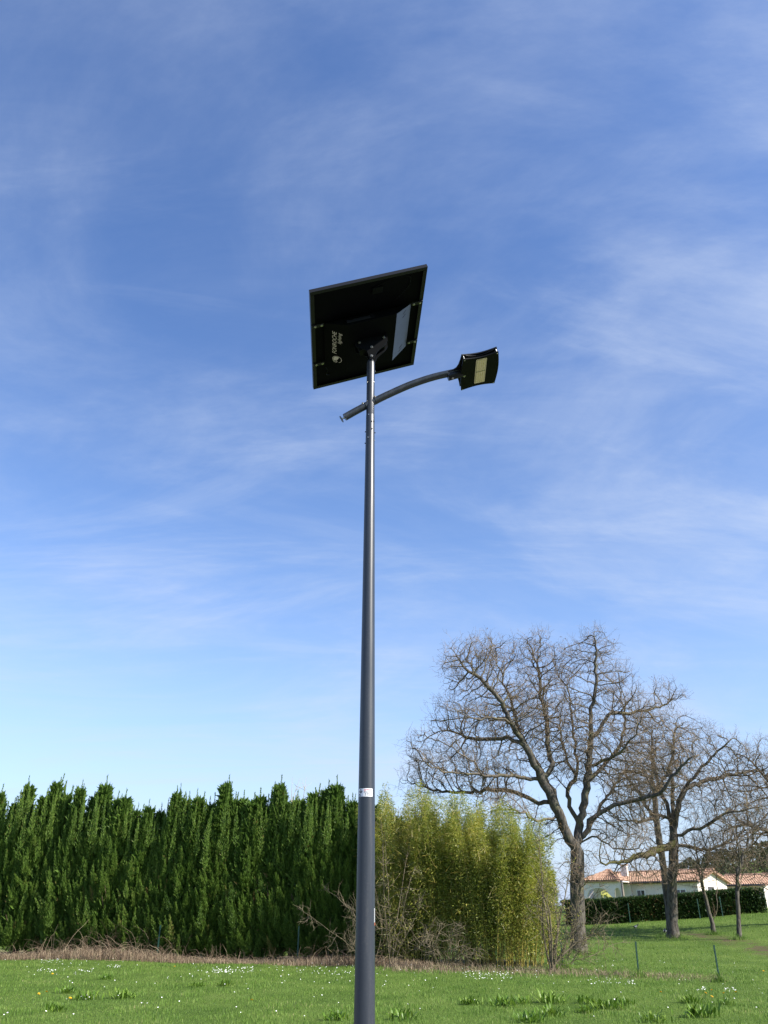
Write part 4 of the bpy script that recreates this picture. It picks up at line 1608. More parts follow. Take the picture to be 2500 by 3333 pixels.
g0 = on_ground(1215, 3146)
shrub('bare_shrub', 'spiky bare brown shrub spreading left from behind the lamp pole', tuple(g0), [(-0.75, 0.1, 2.2), (-0.5, -0.2, 3.0), (-0.95, 0, 1.6), (-0.3, 0.3, 3.4), (0.25, 0.1, 2.6), (-1.5, 0.1, 1.4)], M['shrub'], 61, grav=-0.015, sub=5, subsub=4, r0=0.011)
g0 = on_ground(1275, 3147)
shrub('bare_shrub', 'tall thin bare stems with few twigs just right of the lamp pole', tuple(g0), [(0.02, 0.1, 5.4), (0.12, 0.0, 4.0), (-0.06, 0.1, 4.3), (0.22, 0, 3.0), (0.4, -0.1, 2.4)], M['shrub'], 63, wander=0.06, r0=0.011, sub=5, sublen=(0.4, 0.9), leaf=(500, M['bamboo_leaf']))
g0 = on_ground(1440, 3156)
shrub('bare_shrub', 'low tangled bare shrub at the foot of the bamboo, centre', tuple(g0), [(-0.6, -0.2, 1.5), (0.7, -0.3, 1.6), (0.2, -0.3, 1.4), (-0.2, -0.2, 1.8), (1.2, -0.2, 1.5), (-1.2, -0.2, 1.2)], M['shrub'], 67, r0=0.009, grav=-0.03, wander=0.22, sublen=(0.3, 0.8))
g0 = on_ground(1794, 3160)
shrub('sapling', 'pale forked sapling with bare twigs at the right end of the bamboo', tuple(g0), [(0.03, 0, 3.9), (0.10, 0.1, 3.3), (-0.10, 0, 3.2), (0.3, -0.1, 2.4), (0.6, 0.1, 2.2), (-0.2, 0.1, 2.8), (0.85, 0.1, 1.9)], M['shrub'], 71, cat='sapling', wander=0.09, r0=0.036, sub=7, sublen=(0.5, 1.3), leaf=(700, M['bamboo_leaf']))
g0 = on_ground(1850, 3140)
shrub('bare_shrub', 'grey leaning twigs in front of the largest oak trunk', tuple(g0), [(0.9, 0.1, 2.4), (0.5, 0.3, 2.8), (1.5, 0, 2.2), (-0.2, 0.2, 2.6), (0.2, 0.2, 3.0), (1.0, 0.4, 3.0)], M['shrub'], 73, r0=0.012, wander=0.14, sub=6, sublen=(0.5, 1.2))
for px, hgt, sd, lab_ in ((905, 7.0, 81, 'pale bare treetop poking above the cypress row'), (1000, 6.6, 83, 'sparse pale bare twigs above the cypresses just left of the lamp pole')):
    q = at(px, 3100, 35.5)
    shrub('birch_tree', lab_, (q[0], 35.5, 0.0), [(0.03, 0, hgt), (0.10, 0.05, hgt * 0.97), (-0.08, 0, hgt * 0.98)], M['birch_twig'], sd, cat='tree', wander=0.05, r0=0.05, sub=5, sublen=(0.6, 1.3), subsub=5)


# ------------------------------------------------------------------ bamboo (each cane a part)
def bamboo(label, cx, cy, rx, ry, ncane, hfun, seed, nleaf, lean=0.10):
    global rng
    keep, rng = rng, np.random.default_rng(seed)
    t = empty('bamboo_clump', (cx, cy, 0.0), label, 'bamboo', 'bamboo clumps behind the lamp')
    b0 = ORIGIN[t]
    lp, ld = [], []
    for i in range(ncane):
        a_ = rng.uniform(0, 2 * np.pi)
        q = math.sqrt(rng.random())
        u, v = math.cos(a_) * q, math.sin(a_) * q
        x, y = cx + u * rx, cy + v * ry
        H = hfun(u, v) * rng.uniform(0.62, 1.08)
        D = np.array([u * lean * 1.6 + rng.normal(0, 0.05), v * lean * 1.2 + rng.normal(0, 0.05), 1.0])
        n = 9
        tt = np.linspace(0, 1, n)
        side = np.array([u * 0.5 + rng.normal(0, 0.35), v * 0.5 + rng.normal(0, 0.35), 0])
        P = np.array([x, y, float(terrain(x, y)) - 0.05]) + np.outer(tt * H, D) + np.outer(tt ** 2.6 * H * 0.13, side)
        P[:, 2] -= tt ** 3 * H * 0.03
        MB().tube(P, np.linspace(0.013, 0.003, n) * rng.uniform(0.8, 1.25), 6, cap=False).build('cane', M['culm'], t)
        m = int(nleaf / ncane)
        s = np.clip(rng.beta(2.5, 1.3, m), 0.0, 1.0)
        k = s * (n - 1)
        k0 = np.minimum(k.astype(int), n - 2)
        base = P[k0] + (P[k0 + 1] - P[k0]) * (k - k0)[:, None]
        off = unit(rng.normal(size=(m, 3)) + [u * 0.6, v * 0.6, 0.25])
        rr = rng.random(m) ** 0.7 * 0.58 * (1.15 - s)[:] + 0.03
        lp.append(base + off * rr[:, None])
        ld.append(unit(off * [0.8, 0.8, 0.5] + rng.normal(size=(m, 3)) * 0.55 + [0, 0, -0.02]))
    lp = np.concatenate(lp)
    ld = np.concatenate(ld)
    m = len(lp)
    lp[:, 2] = np.maximum(lp[:, 2], 0.25)
    V, F = cards(lp - b0, ld, rng.uniform(0.08, 0.155, m), rng.uniform(0.013, 0.026, m), 0.25)
    c = np.clip(0.40 + rng.normal(0, 0.22, m), 0, 1)
    link('foliage', np_mesh('foliage', V, F, np.repeat(c, 2)), M['bamboo_leaf'], t)['kind'] = 'stuff'
    # thin side branches
    q = rng.integers(0, m, 2600)
    P0 = lp[q]
    Pz = zigzag(P0, unit(rng.normal(size=(2600, 3)) * 0.6 + [0, 0, -0.6]), rng.uniform(0.2, 0.5, 2600), 3, 0.15)
    V, F = batch_tubes(Pz - b0, np.linspace(0.002, 0.004, 4)[None].repeat(2600, 0))
    link('side_branches', np_mesh('side_branches', V, F), M['culm'], t)['kind'] = 'stuff'
    rng = keep


bamboo('yellowish taller bamboo clump beside the lamp pole', 1.75, 29.0, 1.35, 0.9, 80, lambda u, v: 5.2 - 0.25 * u, 91, 84000, 0.07)
bamboo('rounded green bamboo thicket between lamp pole and largest oak', 3.75, 28.6, 1.5, 1.3, 150, lambda u, v: 4.75 - 0.5 * u - 1.6 * max(u, 0) ** 2, 93, 140000, 0.09)
bamboo('thin bamboo fringe close behind the right side of the lamp pole', 0.62, 29.2, 0.55, 0.6, 30, lambda u, v: 5.5, 95, 24000, 0.05)


# ------------------------------------------------------------------ posts, weeds, dandelions, birds
def post(name, label, base, top, group, r=0.022):
    base, top = np.array(base), np.array(top)
    t = empty(name, tuple(base), label, 'fence post', group)
    ax = unit(top - base)
    MB().box((base + top) / 2, (r, r * 0.55, np.linalg.norm(top - base) / 2), [unit(np.cross([0, 1, 0], ax)), [0, 1, 0], ax]).build('shaft', M['post'], t)
    b = MB()
    for k in range(6):
        b.box(base + (top - base) * (0.2 + 0.13 * k) + np.array([0, -r * 0.8, 0]), (r * 0.5, r * 0.22, 0.012))
    b.build('wire_notches', M['post'], t)['kind'] = 'stuff'
    MB().box(top + ax * 0.008, (r * 1.15, r * 0.75, 0.008), [unit(np.cross([0, 1, 0], ax)), [0, 1, 0], ax]).build('cap', M['post'], t)


for (bx, by), (tx_, ty_), lab_ in (((2080, 3181), (2069, 3067), 'green metal fence post in the grass, middle of the three on the right'), ((2343, 3197), (2324, 3079), 'green metal fence post in the grass, nearest the right edge'), ((1832, 3150), (1825, 3060), 'green metal fence post half hidden by twigs beside the sapling')):
    g0 = on_ground(bx, by)
    post('fence_post', lab_, g0, at(tx_, ty_, g0[1]), 'green posts of the old fence on the right', 0.019)
for px, lab_ in ((522, 'blue green fence post among brambles, left of two under the cypresses'), (973, 'blue green fence post among brambles, right of two under the cypresses')):
    x = (px - 1250) / 2500 * 28.6
    yh = float(hedge_line(x)) - 1.25
    x = (px - 1250) / 2500 * (yh * 0.88)
    post('fence_post', lab_, (x, yh, 0), (x, yh, 1.05), 'fence posts under the cypress row', 0.024)
for px, lab_ in ((2053, 'pale green fence post before the clipped hedge, leftmost of three'), (2283, 'pale green fence post before the clipped hedge, middle of three'), (2358, 'pale green fence post before the clipped hedge, rightmost of three')):
    q = at(px, 3010, 48.6)
    gz = float(terrain(q[0], 48.6))
    post('fence_post', lab_, (q[0], 48.6, gz), (q[0], 48.6, gz + 1.0), 'fence posts before the clipped hedge', 0.024)


def weed_mesh(seed):
    global rng
    keep, rng = rng, np.random.default_rng(seed)
    n = 80
    th = rng.uniform(0, 2 * np.pi, n)
    el = rng.uniform(0.7, 1.5, n)
    L = rng.uniform(0.07, 0.16, n)
    W = L * rng.uniform(0.13, 0.22, n)
    VV, FF = [], []
    for i in range(n):
        o = np.array([math.cos(th[i]), math.sin(th[i]), 0])
        s = np.array([-o[1], o[0], 0])
        P = []
        p = o * rng.uniform(0.0, 0.05) + np.array([rng.normal(0, 0.09), rng.normal(0, 0.09), 0])
        e = el[i]
        for k, wf in enumerate((0.25, 0.75, 1.0, 0.8, 0.0)):
            P += [p - s * W[i] * 0.5 * wf + [0, 0, W[i] * 0.12 * wf], p.copy(), p + s * W[i] * 0.5 * wf + [0, 0, W[i] * 0.12 * wf]]
            p = p + (o * math.cos(e) + np.array([0, 0, 1]) * math.sin(e)) * L[i] / 4
            e -= rng.uniform(0.10, 0.32)
        b = len(VV)
        VV += P
        for k in range(4):
            for j in (0, 1):
                FF.append((b + k * 3 + j, b + k * 3 + j + 1, b + k * 3 + j + 4, b + k * 3 + j + 3))
    rng = keep
    return np_mesh('leaf_clump', np.array(VV), np.array(FF), np.repeat(np.random.default_rng(seed).random(n), 8))


weeds = [weed_mesh(300 + i) for i in range(5)]
WEED = [(1633, 3277, 1.1, 'dark leafy weed clump in the grass, left of the three large ones'), (1699, 3268, 0.9, 'leafy weed clump between two darker ones, right of the lamp pole'), (1789, 3265, 1.35, 'largest dark leafy weed clump in the grass below the sapling'),
        (1789, 3308, 1.05, 'leafy weed clump directly below the largest one'), (1723, 3328, 1.0, 'leafy weed clump on the bottom edge right of the lamp pole'), (1916, 3267, 0.9, 'flat leafy weed clump below the largest oak trunk'), (1973, 3284, 1.1, 'leafy weed clump below the middle fence post'),
        (1908, 3298, 0.8, 'small leafy weed clump with daisies beside it'), (2042, 3272, 0.8, 'small leafy weed clump below the middle green post, right side'), (2250, 3265, 0.9, 'leafy weed clump left of the dandelions'), (2278, 3310, 1.25, 'tall leafy weed clump near the bottom right corner'),
        (2362, 3271, 0.7, 'small leafy weed clump among the dandelions on the right'), (2133, 3328, 1.0, 'leafy weed clump on the bottom edge, right half'), (1530, 3270, 0.9, 'pale leafy weed clump below the bamboo'), (1304, 3320, 1.0, 'leafy weed clump just right of the pole at the bottom edge'), (1090, 3322, 0.9, 'leafy weed clump just left of the pole at the bottom edge'),
        (287, 3254, 0.95, 'leafy weed clump in the left meadow beside a larger one'), (399, 3250, 1.15, 'largest leafy weed clump in the left meadow'), (211, 3233, 0.9, 'flat leafy weed clump in the left meadow, upper left'), (344, 3188, 0.8, 'leafy weed clump close under the brambles on the left'), (184, 3292, 0.8, 'leafy weed clump nearest the bottom left corner'), (640, 3213, 0.7, 'small leafy weed clump in the middle of the left meadow'), (732, 3210, 0.85, 'leafy weed clump left of the pole in the middle of the meadow')]
for i, (px, py, s, lab_) in enumerate(WEED):
    g0 = on_ground(px, py)
    o = empty('weed_clump', tuple(g0), lab_, 'weed', 'broad leafed weeds in the meadow')
    link('leaves', weeds[i % 5], M['dock'], o)['kind'] = 'stuff'
    s *= 1.15
    o.scale = (s * 1.05, s * 1.05, s * 1.15)
    o.rotation_euler = (0, 0, i * 1.7)

dh = MB()
for k in range(3):
    for i in range(14):
        t = 2 * math.pi * i / 14 + k * 0.2
        r1, z1 = 0.024 - 0.006 * k, 0.100 + 0.004 * k
        d, s = np.array([math.cos(t), math.sin(t), 0]), np.array([-math.sin(t), math.cos(t), 0])
        dh.add([(0, 0, 0.096 + 0.003 * k), d * r1 * 0.6 + s * 0.004 + [0, 0, z1], d * r1 + [0, 0, z1 + 0.003], d * r1 * 0.6 - s * 0.004 + [0, 0, z1]], [(0, 1, 2, 3)])
dh_me = bpy.data.meshes.new('flower_head')
dh_me.from_pydata(dh.v, [], dh.f)
ds = MB().tube([(0, 0, -0.01), (0.004, 0, 0.05), (0, 0, 0.096)], 0.0025, 5)
ds_me = bpy.data.meshes.new('flower_stalk')
ds_me.from_pydata(ds.v, [], ds.f)
DAND = [(2150, 3250, 'yellow dandelion leftmost in the right half of the meadow'), (2293, 3252, 'yellow dandelion above the tall weed near the bottom right'), (2327, 3242, 'yellow dandelion topmost of the small cluster at the bottom right'), (2314, 3265, 'yellow dandelion lowest of the small cluster at the bottom right'), (2365, 3254, 'yellow dandelion above the small weed on the right'),
        (2397, 3250, 'yellow dandelion rightmost of the cluster at the bottom right'), (2483, 3175, 'yellow dandelion against the right edge'), (149, 3124, 'yellow dandelion close under the brambles on the left'), (167, 3185, 'yellow dandelion in the upper left meadow'), (144, 3249, 'yellow dandelion beside the flat weed at the left'), (222, 3270, 'yellow dandelion below the left weed clumps'), (119, 3255, 'yellow dandelion nearest the left edge'), (816, 3278, 'yellow dandelion left of the pole near the bottom'), (572, 3160, 'yellow dandelion in the middle left among daisies')]
for px, py, lab_ in DAND:
    g0 = on_ground(px, py)
    o = empty('dandelion', tuple(g0), lab_, 'dandelion', 'dandelions in the meadow')
    o.rotation_euler = (0.35, 0.15, random.uniform(0, 6))
    o.scale = (1.35, 1.35, 1.15)
    link('flower_head', dh_me, M['dandelion'], o)
    link('stalk', ds_me, M['stalk'], o)


def magpie(label, px, py, face):
    g0 = on_ground(px, py)
    t = empty('magpie', tuple(g0), label, 'bird', 'birds on the grass')
    f = np.array([math.cos(face), math.sin(face), 0.0])
    s = np.array([-f[1], f[0], 0.0])

    def loft(rows, n=12):
        P, Fs = [], []
        for (x, z, ry, rz) in rows:
            for j in range(n):
                a_ = 2 * math.pi * j / n
                P.append(g0 + f * x + s * ry * math.cos(a_) + np.array([0, 0, z + rz * math.sin(a_)]))
        for i in range(len(rows) - 1):
            for j in range(n):
                k = (j + 1) % n
                Fs.append((i * n + j, i * n + k, (i + 1) * n + k, (i + 1) * n + j))
        return P, Fs

    MB().add(*loft([(-0.36, 0.19, 0.012, 0.004), (-0.30, 0.175, 0.022, 0.008), (-0.12, 0.15, 0.022, 0.016), (-0.08, 0.145, 0.045, 0.042), (0.0, 0.145, 0.062, 0.062), (0.07, 0.165, 0.052, 0.055), (0.11, 0.205, 0.034, 0.036), (0.14, 0.232, 0.034, 0.034), (0.17, 0.235, 0.024, 0.024), (0.185, 0.232, 0.010, 0.010), (0.225, 0.226, 0.002, 0.002)]), smooth=True).build('body', M['bird_black'], t)
    for e in (-1, 1):
        MB().add(*loft([(-0.10, 0.150, 0.004, 0.006), (-0.02, 0.160, 0.012, 0.034), (0.06, 0.170, 0.004, 0.010)]), smooth=True)
        w_ = MB().add([p + s * e * 0.055 for p in loft([(-0.10, 0.150, 0.004, 0.006), (-0.02, 0.160, 0.012, 0.030), (0.06, 0.172, 0.004, 0.010)])[0]], loft([(0, 0, 1, 1), (1, 0, 1, 1), (2, 0, 1, 1)])[1], smooth=True)
        w_.build('wing_patch', M['bird_white'], t)['label'] = 'white shoulder patch'
        MB().tube([g0 + s * e * 0.022 + [0, 0, -0.005], g0 + s * e * 0.022 + [0, 0, 0.10]], 0.005, 6).build('leg', M['bird_black'], t)
    MB().add(*loft([(-0.09, 0.118, 0.02, 0.008), (0.0, 0.100, 0.046, 0.020), (0.06, 0.125, 0.035, 0.020)]), smooth=True).build('belly', M['bird_white'], t)


magpie('black and white magpie on the grass left of the mossy oak trunk', 2070, 3027, 0.3)
magpie('black and white magpie at the foot of the mossy limbed oak trunk', 2166, 3043, 1.2)


# ------------------------------------------------------------------ clipped hedge and house beyond the meadow
def clipped_hedge(label, a_, b_, h0, depth, seed, n):
    global rng
    keep, rng = rng, np.random.default_rng(seed)
    a_, b_ = np.array(a_, float), np.array(b_, float)
    base = np.array([*((a_ + b_) / 2), float(terrain(*((a_ + b_) / 2)))])
    t = empty('clipped_hedge', tuple(base), label, 'hedge')
    d = (b_ - a_) / np.linalg.norm(b_ - a_)
    nn = np.array([d[1], -d[0]])
    Lh = np.linalg.norm(b_ - a_)
    u = rng.uniform(-0.02, 1.02, n)
    face = rng.random(n)
    v = np.where(face < 0.62, 1.0, rng.uniform(-1, 1, n)) * depth / 2
    z = np.where(face < 0.62, rng.random(n) ** 0.9, 1.0)
    v = v + rng.normal(0, 0.05, n) + 0.05 * np.sin(u * 40)
    xy = a_ + np.outer(u, b_ - a_) + np.outer(v, nn)
    zz = terrain(xy[:, 0], xy[:, 1]) + z * h0 + rng.normal(0, 0.035, n)
    P = np.stack([xy[:, 0], xy[:, 1], zz], 1)
    D = unit(np.stack([nn[0] * v, nn[1] * v, np.where(face < 0.62, 0.25, 0.9)], 1) + rng.normal(size=(n, 3)) * 0.5)
    V, F = cards(P - base, D, rng.uniform(0.09, 0.18, n), rng.uniform(0.06, 0.11, n), 0.2)
    link('leaves', np_mesh('leaves', V, F, np.repeat(rng.random(n), 2)), M['hedge'], t)
    core = MB()
    ns = 16
    for i in range(ns):
        c = a_ + (b_ - a_) * (i + 0.5) / ns
        gz = float(terrain(*c))
        core.box((c[0], c[1], gz + h0 * 0.46), (Lh / ns / 2 + 0.003 * (i % 2), depth / 2 - 0.08 - 0.003 * (i % 2), h0 * 0.46), [(d[0], d[1], 0), (-d[1], d[0], 0), (0, 0, 1)])
    core.build('inner_branches', M['trunk'], t)
    rng = keep


hz0 = at(1850, 3010, 50.5)
hz1 = at(2478, 3010, 50.0)
clipped_hedge('long clipped dark green hedge in front of the house', (hz0[0], 50.5), (hz1[0], 50.0), 1.16, 1.3, 111, 30000)

PSI = math.radians(47)
ha = np.array([math.cos(PSI), -math.sin(PSI), 0])        # along the long walls, towards the right and nearer
hb = np.array([math.sin(PSI), math.cos(PSI), 0])         # along the gables, away
hz_ = np.array([0.0, 0, 1])


def crop_h(x, y, Y):
    return at(1850 + x * 0.3918, 2750 + y * 0.3918, Y)


def roof_sheet(p_eave0, p_eave1, p_ridge0, p_ridge1, roof):
    """one slope of barrel tiles: corrugated courses stepped up the slope, real relief"""
    e0, e1, r0, r1 = map(np.array, (p_eave0, p_eave1, p_ridge0, p_ridge1))
    L = np.linalg.norm(e1 - e0)
    S = np.linalg.norm(r0 - e0)
    nrm = unit(np.cross(e1 - e0, r0 - e0))
    if nrm[2] < 0:
        nrm = -nrm
    cols, rows = max(2, int(L / 0.22)) * 4, max(2, int(S / 0.36))
    V, F = [], []
    for j in range(rows):
        for up in (0, 1):
            t = (j + up) / rows
            for i in range(cols + 1):
                s = i / cols
                p = (e0 * (1 - s) + e1 * s) * (1 - t) + (r0 * (1 - s) + r1 * s) * t
                hgt = 0.045 * math.sin(s * cols / 4 * 2 * math.pi) + (0.05 if up == 0 else 0.0)
                V.append(p + nrm * (0.05 + hgt))
    W_ = cols + 1
    for j in range(rows):
        o = j * 2 * W_
        for i in range(cols):
            F.append((o + i, o + i + 1, o + W_ + i + 1, o + W_ + i))
    mb = MB().add(V, F, True)
    # boarding below
    mb.prism([e0, e1, r1, r0], -nrm * 0.12)
    return mb.build('roof_slope', M['tile'], roof)


def window(parent, c, along, normal, w, h, bars=1):
    c = np.array(c, float)
    fr = MB()
    ax = [along, normal, hz_]
    for s in (-1, 1):
        fr.box(c + along * s * (w / 2 - 0.04) + normal * 0.03, (0.04, 0.03, h / 2), ax)
        fr.box(c + hz_ * s * (h / 2 - 0.035) + normal * 0.028, (w / 2 - 0.08, 0.028, 0.035), ax)
    for k in range(bars):
        fr.box(c + along * (w * ((k + 1) / (bars + 1) - 0.5)) + normal * 0.026, (0.025, 0.024, h / 2 - 0.07), ax)
    fr = fr.build('window', M['trim'], parent)
    MB().box(c + normal * 0.012, (w / 2 - 0.08, 0.006, h / 2 - 0.07), ax).build('pane', M['glass'], fr)
    MB().box(c - hz_ * (h / 2 + 0.04) + normal * 0.07, (w / 2 + 0.08, 0.07, 0.035), ax).build('sill', M['trim'], fr)


def wing(house, K, L, W, eave, ridge, gable_right=True, over=0.35, gable_left=True):
    """K: near right-hand corner on the ground where the long wall meets the gable. Long wall runs back along -ha for L; the gable runs along hb for W."""
    K = np.array(K, float)
    A, B, C, D = K, K - ha * L, K - ha * L + hb * W, K + hb * W
    mid = hb * W / 2
    e = eave - K[2]
    r = ridge - K[2]
    b = MB()
    t = 0.0
    b.add([A, B, B + hz_ * e, A + hz_ * e], [(0, 1, 2, 3)])
    b.add([D, C, C + hz_ * e, D + hz_ * e], [(3, 2, 1, 0)])
    b.add([A, D, D + hz_ * e, A + mid + hz_ * (r - 0.06), A + hz_ * e], [(0, 1, 2, 3, 4)])
    b.add([B, C, C + hz_ * e, B + mid + hz_ * (r - 0.06), B + hz_ * e], [(4, 3, 2, 1, 0)])
    b.build('wall', M['render'], house)
    slope = (r - e) / (W / 2)
    dn = -hb * over - hz_ * slope * over
    dn2 = hb * over - hz_ * slope * over
    roof = MB().tube([A + mid + hz_ * (r + 0.08) + ha * (over + 0.05), B + mid + hz_ * (r + 0.08) - ha * over], 0.11, 8).build('roof_ridge', M['tile'], house)
    R0, R1 = B + mid + hz_ * r - ha * over, A + mid + hz_ * r + ha * over
    roof_sheet(B + hz_ * e + dn - ha * over, A + hz_ * e + dn + ha * over, R0, R1, roof)
    roof_sheet(A + hz_ * e + mid * 2 + dn2 + ha * over, B + mid * 2 + hz_ * e + dn2 - ha * over, R1, R0, roof)
    g = MB()
    g0_, g1_ = B + hz_ * e + dn * 1.18 - ha * over, A + hz_ * e + dn * 1.18 + ha * over
    g.tube([g0_ + hz_ * 0.0, g1_ + hz_ * 0.0], 0.07, 8)
    g.build('gutter', M['gutter'], house)
    return A, B, C, D


HY = 72.0
K = crop_h(1088, 435, HY)
floor_z = 0.95
K[2] = floor_z
eave_z = crop_h(1075, 290, HY)[2]
ridge_z = crop_h(1185, 214, HY + 2.2)[2]
house = empty('tiled_house', (K[0], K[1], floor_z), 'low white rendered house with orange tiled roof and bright sunlit gable', 'house')
A, B, C, D = wing(house, K, 9.4, 5.4, eave_z, ridge_z)
for s in (1.6, 5.35, 6.7):
    window(house, A - ha * s + hz_ * 1.55, ha, -hb, 0.85 if s > 2 else 1.1, 1.15)
door = MB().box(A + hb * 2.35 + ha * 0.012 + hz_ * 1.45, (0.55, 0.012, 0.85), [hb, ha, hz_]).build('door', M['gutter'], house)
MB().box(A + hb * 2.05 + ha * 0.030 + hz_ * 1.55, (0.18, 0.005, 0.6), [hb, ha, hz_]).build('pane', M['glass'], door)
# right-hand wing, set back
K2 = crop_h(1640, 435, HY + 4.2)
K2[2] = floor_z
e2 = crop_h(1640, 322, HY + 4.2)[2]
r2 = crop_h(1640, 252, HY + 7)[2]
house2 = empty('tiled_house', (K2[0], K2[1], floor_z), 'tiled house wing at the right edge with shaded wall and pale window', 'house')
wing(house2, K2, 4.4, 6.0, e2, r2)
window(house2, K2 - ha * 3.0 + hz_ * 1.75, ha, -hb, 1.5, 0.9, 2)
# left-hand porch with arches under a hipped roof
HY3 = 76.0
q0, q1 = crop_h(140, 430, HY3), crop_h(462, 430, HY3 - 1.8)
q0[2] = q1[2] = floor_z
ez = crop_h(350, 302, HY3)[2]
rz = crop_h(322, 222, HY3 + 2)[2]
porch = empty('arched_porch', tuple((q0 + q1) / 2), 'arched white porch with hipped tile roof at the left of the house', 'porch')
al = unit(q1 - q0)
nb = np.array([-al[1], al[0], 0])
Lp = np.linalg.norm(q1 - q0)


def arch_bay(x0, x1):
    """wall panel with an arched opening between x0 and x1 along the front"""
    n_ = 14
    h = ez - floor_z
    op0, op1 = x0 + 0.22, x1 - 0.22
    spring, rise = h * 0.60, h * 0.20
    P, Fq = [], []
    for i in range(n_ + 1):
        s = op0 + (op1 - op0) * i / n_
        z = spring + rise * math.sqrt(max(0, 1 - (2 * i / n_ - 1) ** 2))
        P += [q0 + al * s + hz_ * z, q0 + al * s + hz_ * h]
    Fq = [(2 * i, 2 * i + 2, 2 * i + 3, 2 * i + 1) for i in range(n_)]
    m = MB()
    for dpt in (0, 0.25):
        m.add([p + nb * dpt for p in P], Fq)
        for a0, a1 in ((x0, op0), (op1, x1)):
            m.add([q0 + al * a0 + nb * dpt, q0 + al * a1 + nb * dpt, q0 + al * a1 + hz_ * h + nb * dpt, q0 + al * a0 + hz_ * h + nb * dpt], [(0, 1, 2, 3)])
    for i in range(n_):
        m.add([P[2 * i], P[2 * i + 2], P[2 * i + 2] + nb * 0.25, P[2 * i] + nb * 0.25], [(0, 1, 2, 3)])
    for a0 in (op0, op1):
        m.add([q0 + al * a0, q0 + al * a0 + nb * 0.25, q0 + al * a0 + nb * 0.25 + hz_ * spring, q0 + al * a0 + hz_ * spring], [(0, 1, 2, 3)])
    m.build('arch', M['render'], porch)


arch_bay(0, Lp * 0.70)
arch_bay(Lp * 0.70 + 0.003, Lp)
MB().box(q0 + al * Lp * 0.5 + nb * 2.6 + hz_ * (ez - floor_z) / 2, (Lp / 2, 0.12, (ez - floor_z) / 2 - 0.01), [al, nb, hz_]).build('back_wall', M['render'], porch)
MB().box(q0 + al * Lp * 0.5 + nb * 1.4 + hz_ * (ez - floor_z - 0.06), (Lp / 2 - 0.02, 1.1, 0.05), [al, nb, hz_]).build('ceiling', M['render'], porch)
apex = q0 + al * Lp * 0.55 + nb * 1.5
apex[2] = rz
cs = [q0 - al * 0.3 - nb * 0.3, q0 + al * (Lp - 0.2) - nb * 0.3, q0 + al * (Lp - 0.2) + nb * 3.2, q0 - al * 0.3 + nb * 3.2]
for c_ in cs:
    c_[2] = ez
proof = MB().tube([apex + hz_ * 0.04 - al * 0.25, apex + hz_ * 0.04 + al * 0.25], 0.11, 8).build('roof_ridge', M['tile'], porch)
for i in range(4):
    a0, a1 = cs[i], cs[(i + 1) % 4]
    roof_sheet(a0, a1, apex - unit(a1 - a0) * 0.12, apex + unit(a1 - a0) * 0.12, proof)
MB().tube([q0 + al * Lp * 0.985 - nb * 0.08, q0 + al * Lp * 0.985 - nb * 0.08 + hz_ * (ez - floor_z)], 0.05, 8).build('downpipe', M['gutter'], porch)
chim = MB().box(apex + al * 0.9 + nb * 2.0 + hz_ * 0.05, (0.28, 0.22, 0.45), [al, nb, hz_])
chim.build('chimney', M['render'], porch)
MB().box(apex + al * 0.9 + nb * 2.0 + hz_ * 0.54, (0.34, 0.28, 0.04), [al, nb, hz_]).build('chimney_cap', M['tile'], porch)
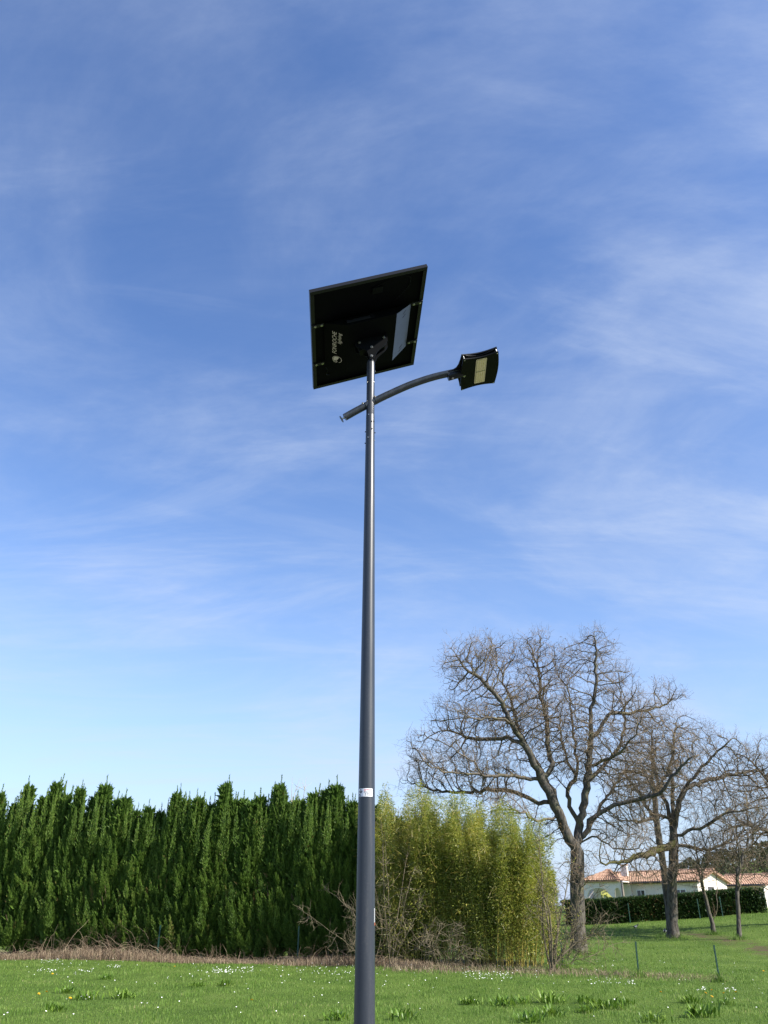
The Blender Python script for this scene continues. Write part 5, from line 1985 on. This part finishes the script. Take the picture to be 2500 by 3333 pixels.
# black solar collectors on the roof behind
sp0 = crop_h(365, 232, HY3 + 5)
sp1 = crop_h(470, 290, HY3 + 4)
sroof = empty('solar_roof', (sp0[0], sp0[1], floor_z), 'dark solar collectors on a tiled roof behind the arched porch', 'roof')
e0, e1 = sp0 + np.array([-1.2, -0.4, -0.9]), sp1 + np.array([0.4, 0, -0.2])
roof_sheet(np.array([e0[0], e0[1], sp1[2] - 0.3]), np.array([e1[0], e1[1], sp1[2] - 0.3]), np.array([e0[0] + 0.4, e0[1] + 2.4, sp0[2]]), np.array([e1[0] - 1.4, e1[1] + 2.4, sp0[2]]), sroof)
MB().box((sp0[0] - 0.1, sp0[1] + 3.8, floor_z + 1.3), (2.2, 1.6, 1.3)).build('wall', M['render'], sroof)
for k in range(2):
    c = np.array([sp0[0] - 0.2 + 0.95 * k, sp0[1] + 0.75, (sp0[2] + sp1[2]) / 2 + 0.10])
    sl = unit(np.array([0.0, 2.6, sp0[2] - sp1[2] + 0.3]))
    MB().box(c, (0.42, 0.75, 0.03), [(1, 0, 0), sl, np.cross([1, 0, 0], sl)]).build('collector', M['cells'], sroof)

# yellow slide showing over the hedge
s0 = crop_h(268, 430, 60.0)
gz = 0.9
slide = empty('garden_slide', (s0[0], 60.0, gz), 'yellow plastic garden slide showing above the hedge beneath the porch', 'slide')
tops = crop_h(290, 405, 60.0)[2]
chute = MB()
for k in range(8):
    t = k / 7
    x = s0[0] + 0.35 + 1.15 * t
    z = tops - 0.12 - (tops - gz - 0.25) * t ** 1.15
    chute.box((x, 60.0, z), (0.10, 0.22, 0.02), [unit(np.array([1, 0, -1.1])), (0, 1, 0), unit(np.array([1.1, 0, 1]))])
chute.build('chute', M['yellow'], slide)
for sy in (-1, 1):
    MB().prism([(s0[0] + 0.30, 60.0 + sy * 0.24, tops - 0.02), (s0[0] + 0.42, 60.0 + sy * 0.24, tops + 0.10), (s0[0] + 1.0, 60.0 + sy * 0.24, tops - 0.50), (s0[0] + 1.55, 60.0 + sy * 0.24, gz + 0.3), (s0[0] + 1.5, 60.0 + sy * 0.24, gz + 0.12), (s0[0] + 0.9, 60.0 + sy * 0.24, tops - 0.70)], (0, 0.03, 0)).build('side_rail', M['yellow'], slide)
    MB().tube([(s0[0], 60.0 + sy * 0.22, gz), (s0[0] + 0.14, 60.0 + sy * 0.22, tops + 0.12), (s0[0] + 0.34, 60.0 + sy * 0.22, tops + 0.16)], 0.035, 8).build('ladder_leg', M['yellow'], slide)
MB().box((s0[0] + 0.22, 60.0, tops - 0.06), (0.2, 0.24, 0.02)).build('platform', M['yellow'], slide)
for k in range(4):
    MB().tube([(s0[0] + 0.03 * k, 59.8, gz + 0.25 + 0.25 * k), (s0[0] + 0.03 * k, 60.2, gz + 0.25 + 0.25 * k)], 0.02, 6).build('rung', M['yellow'], slide)
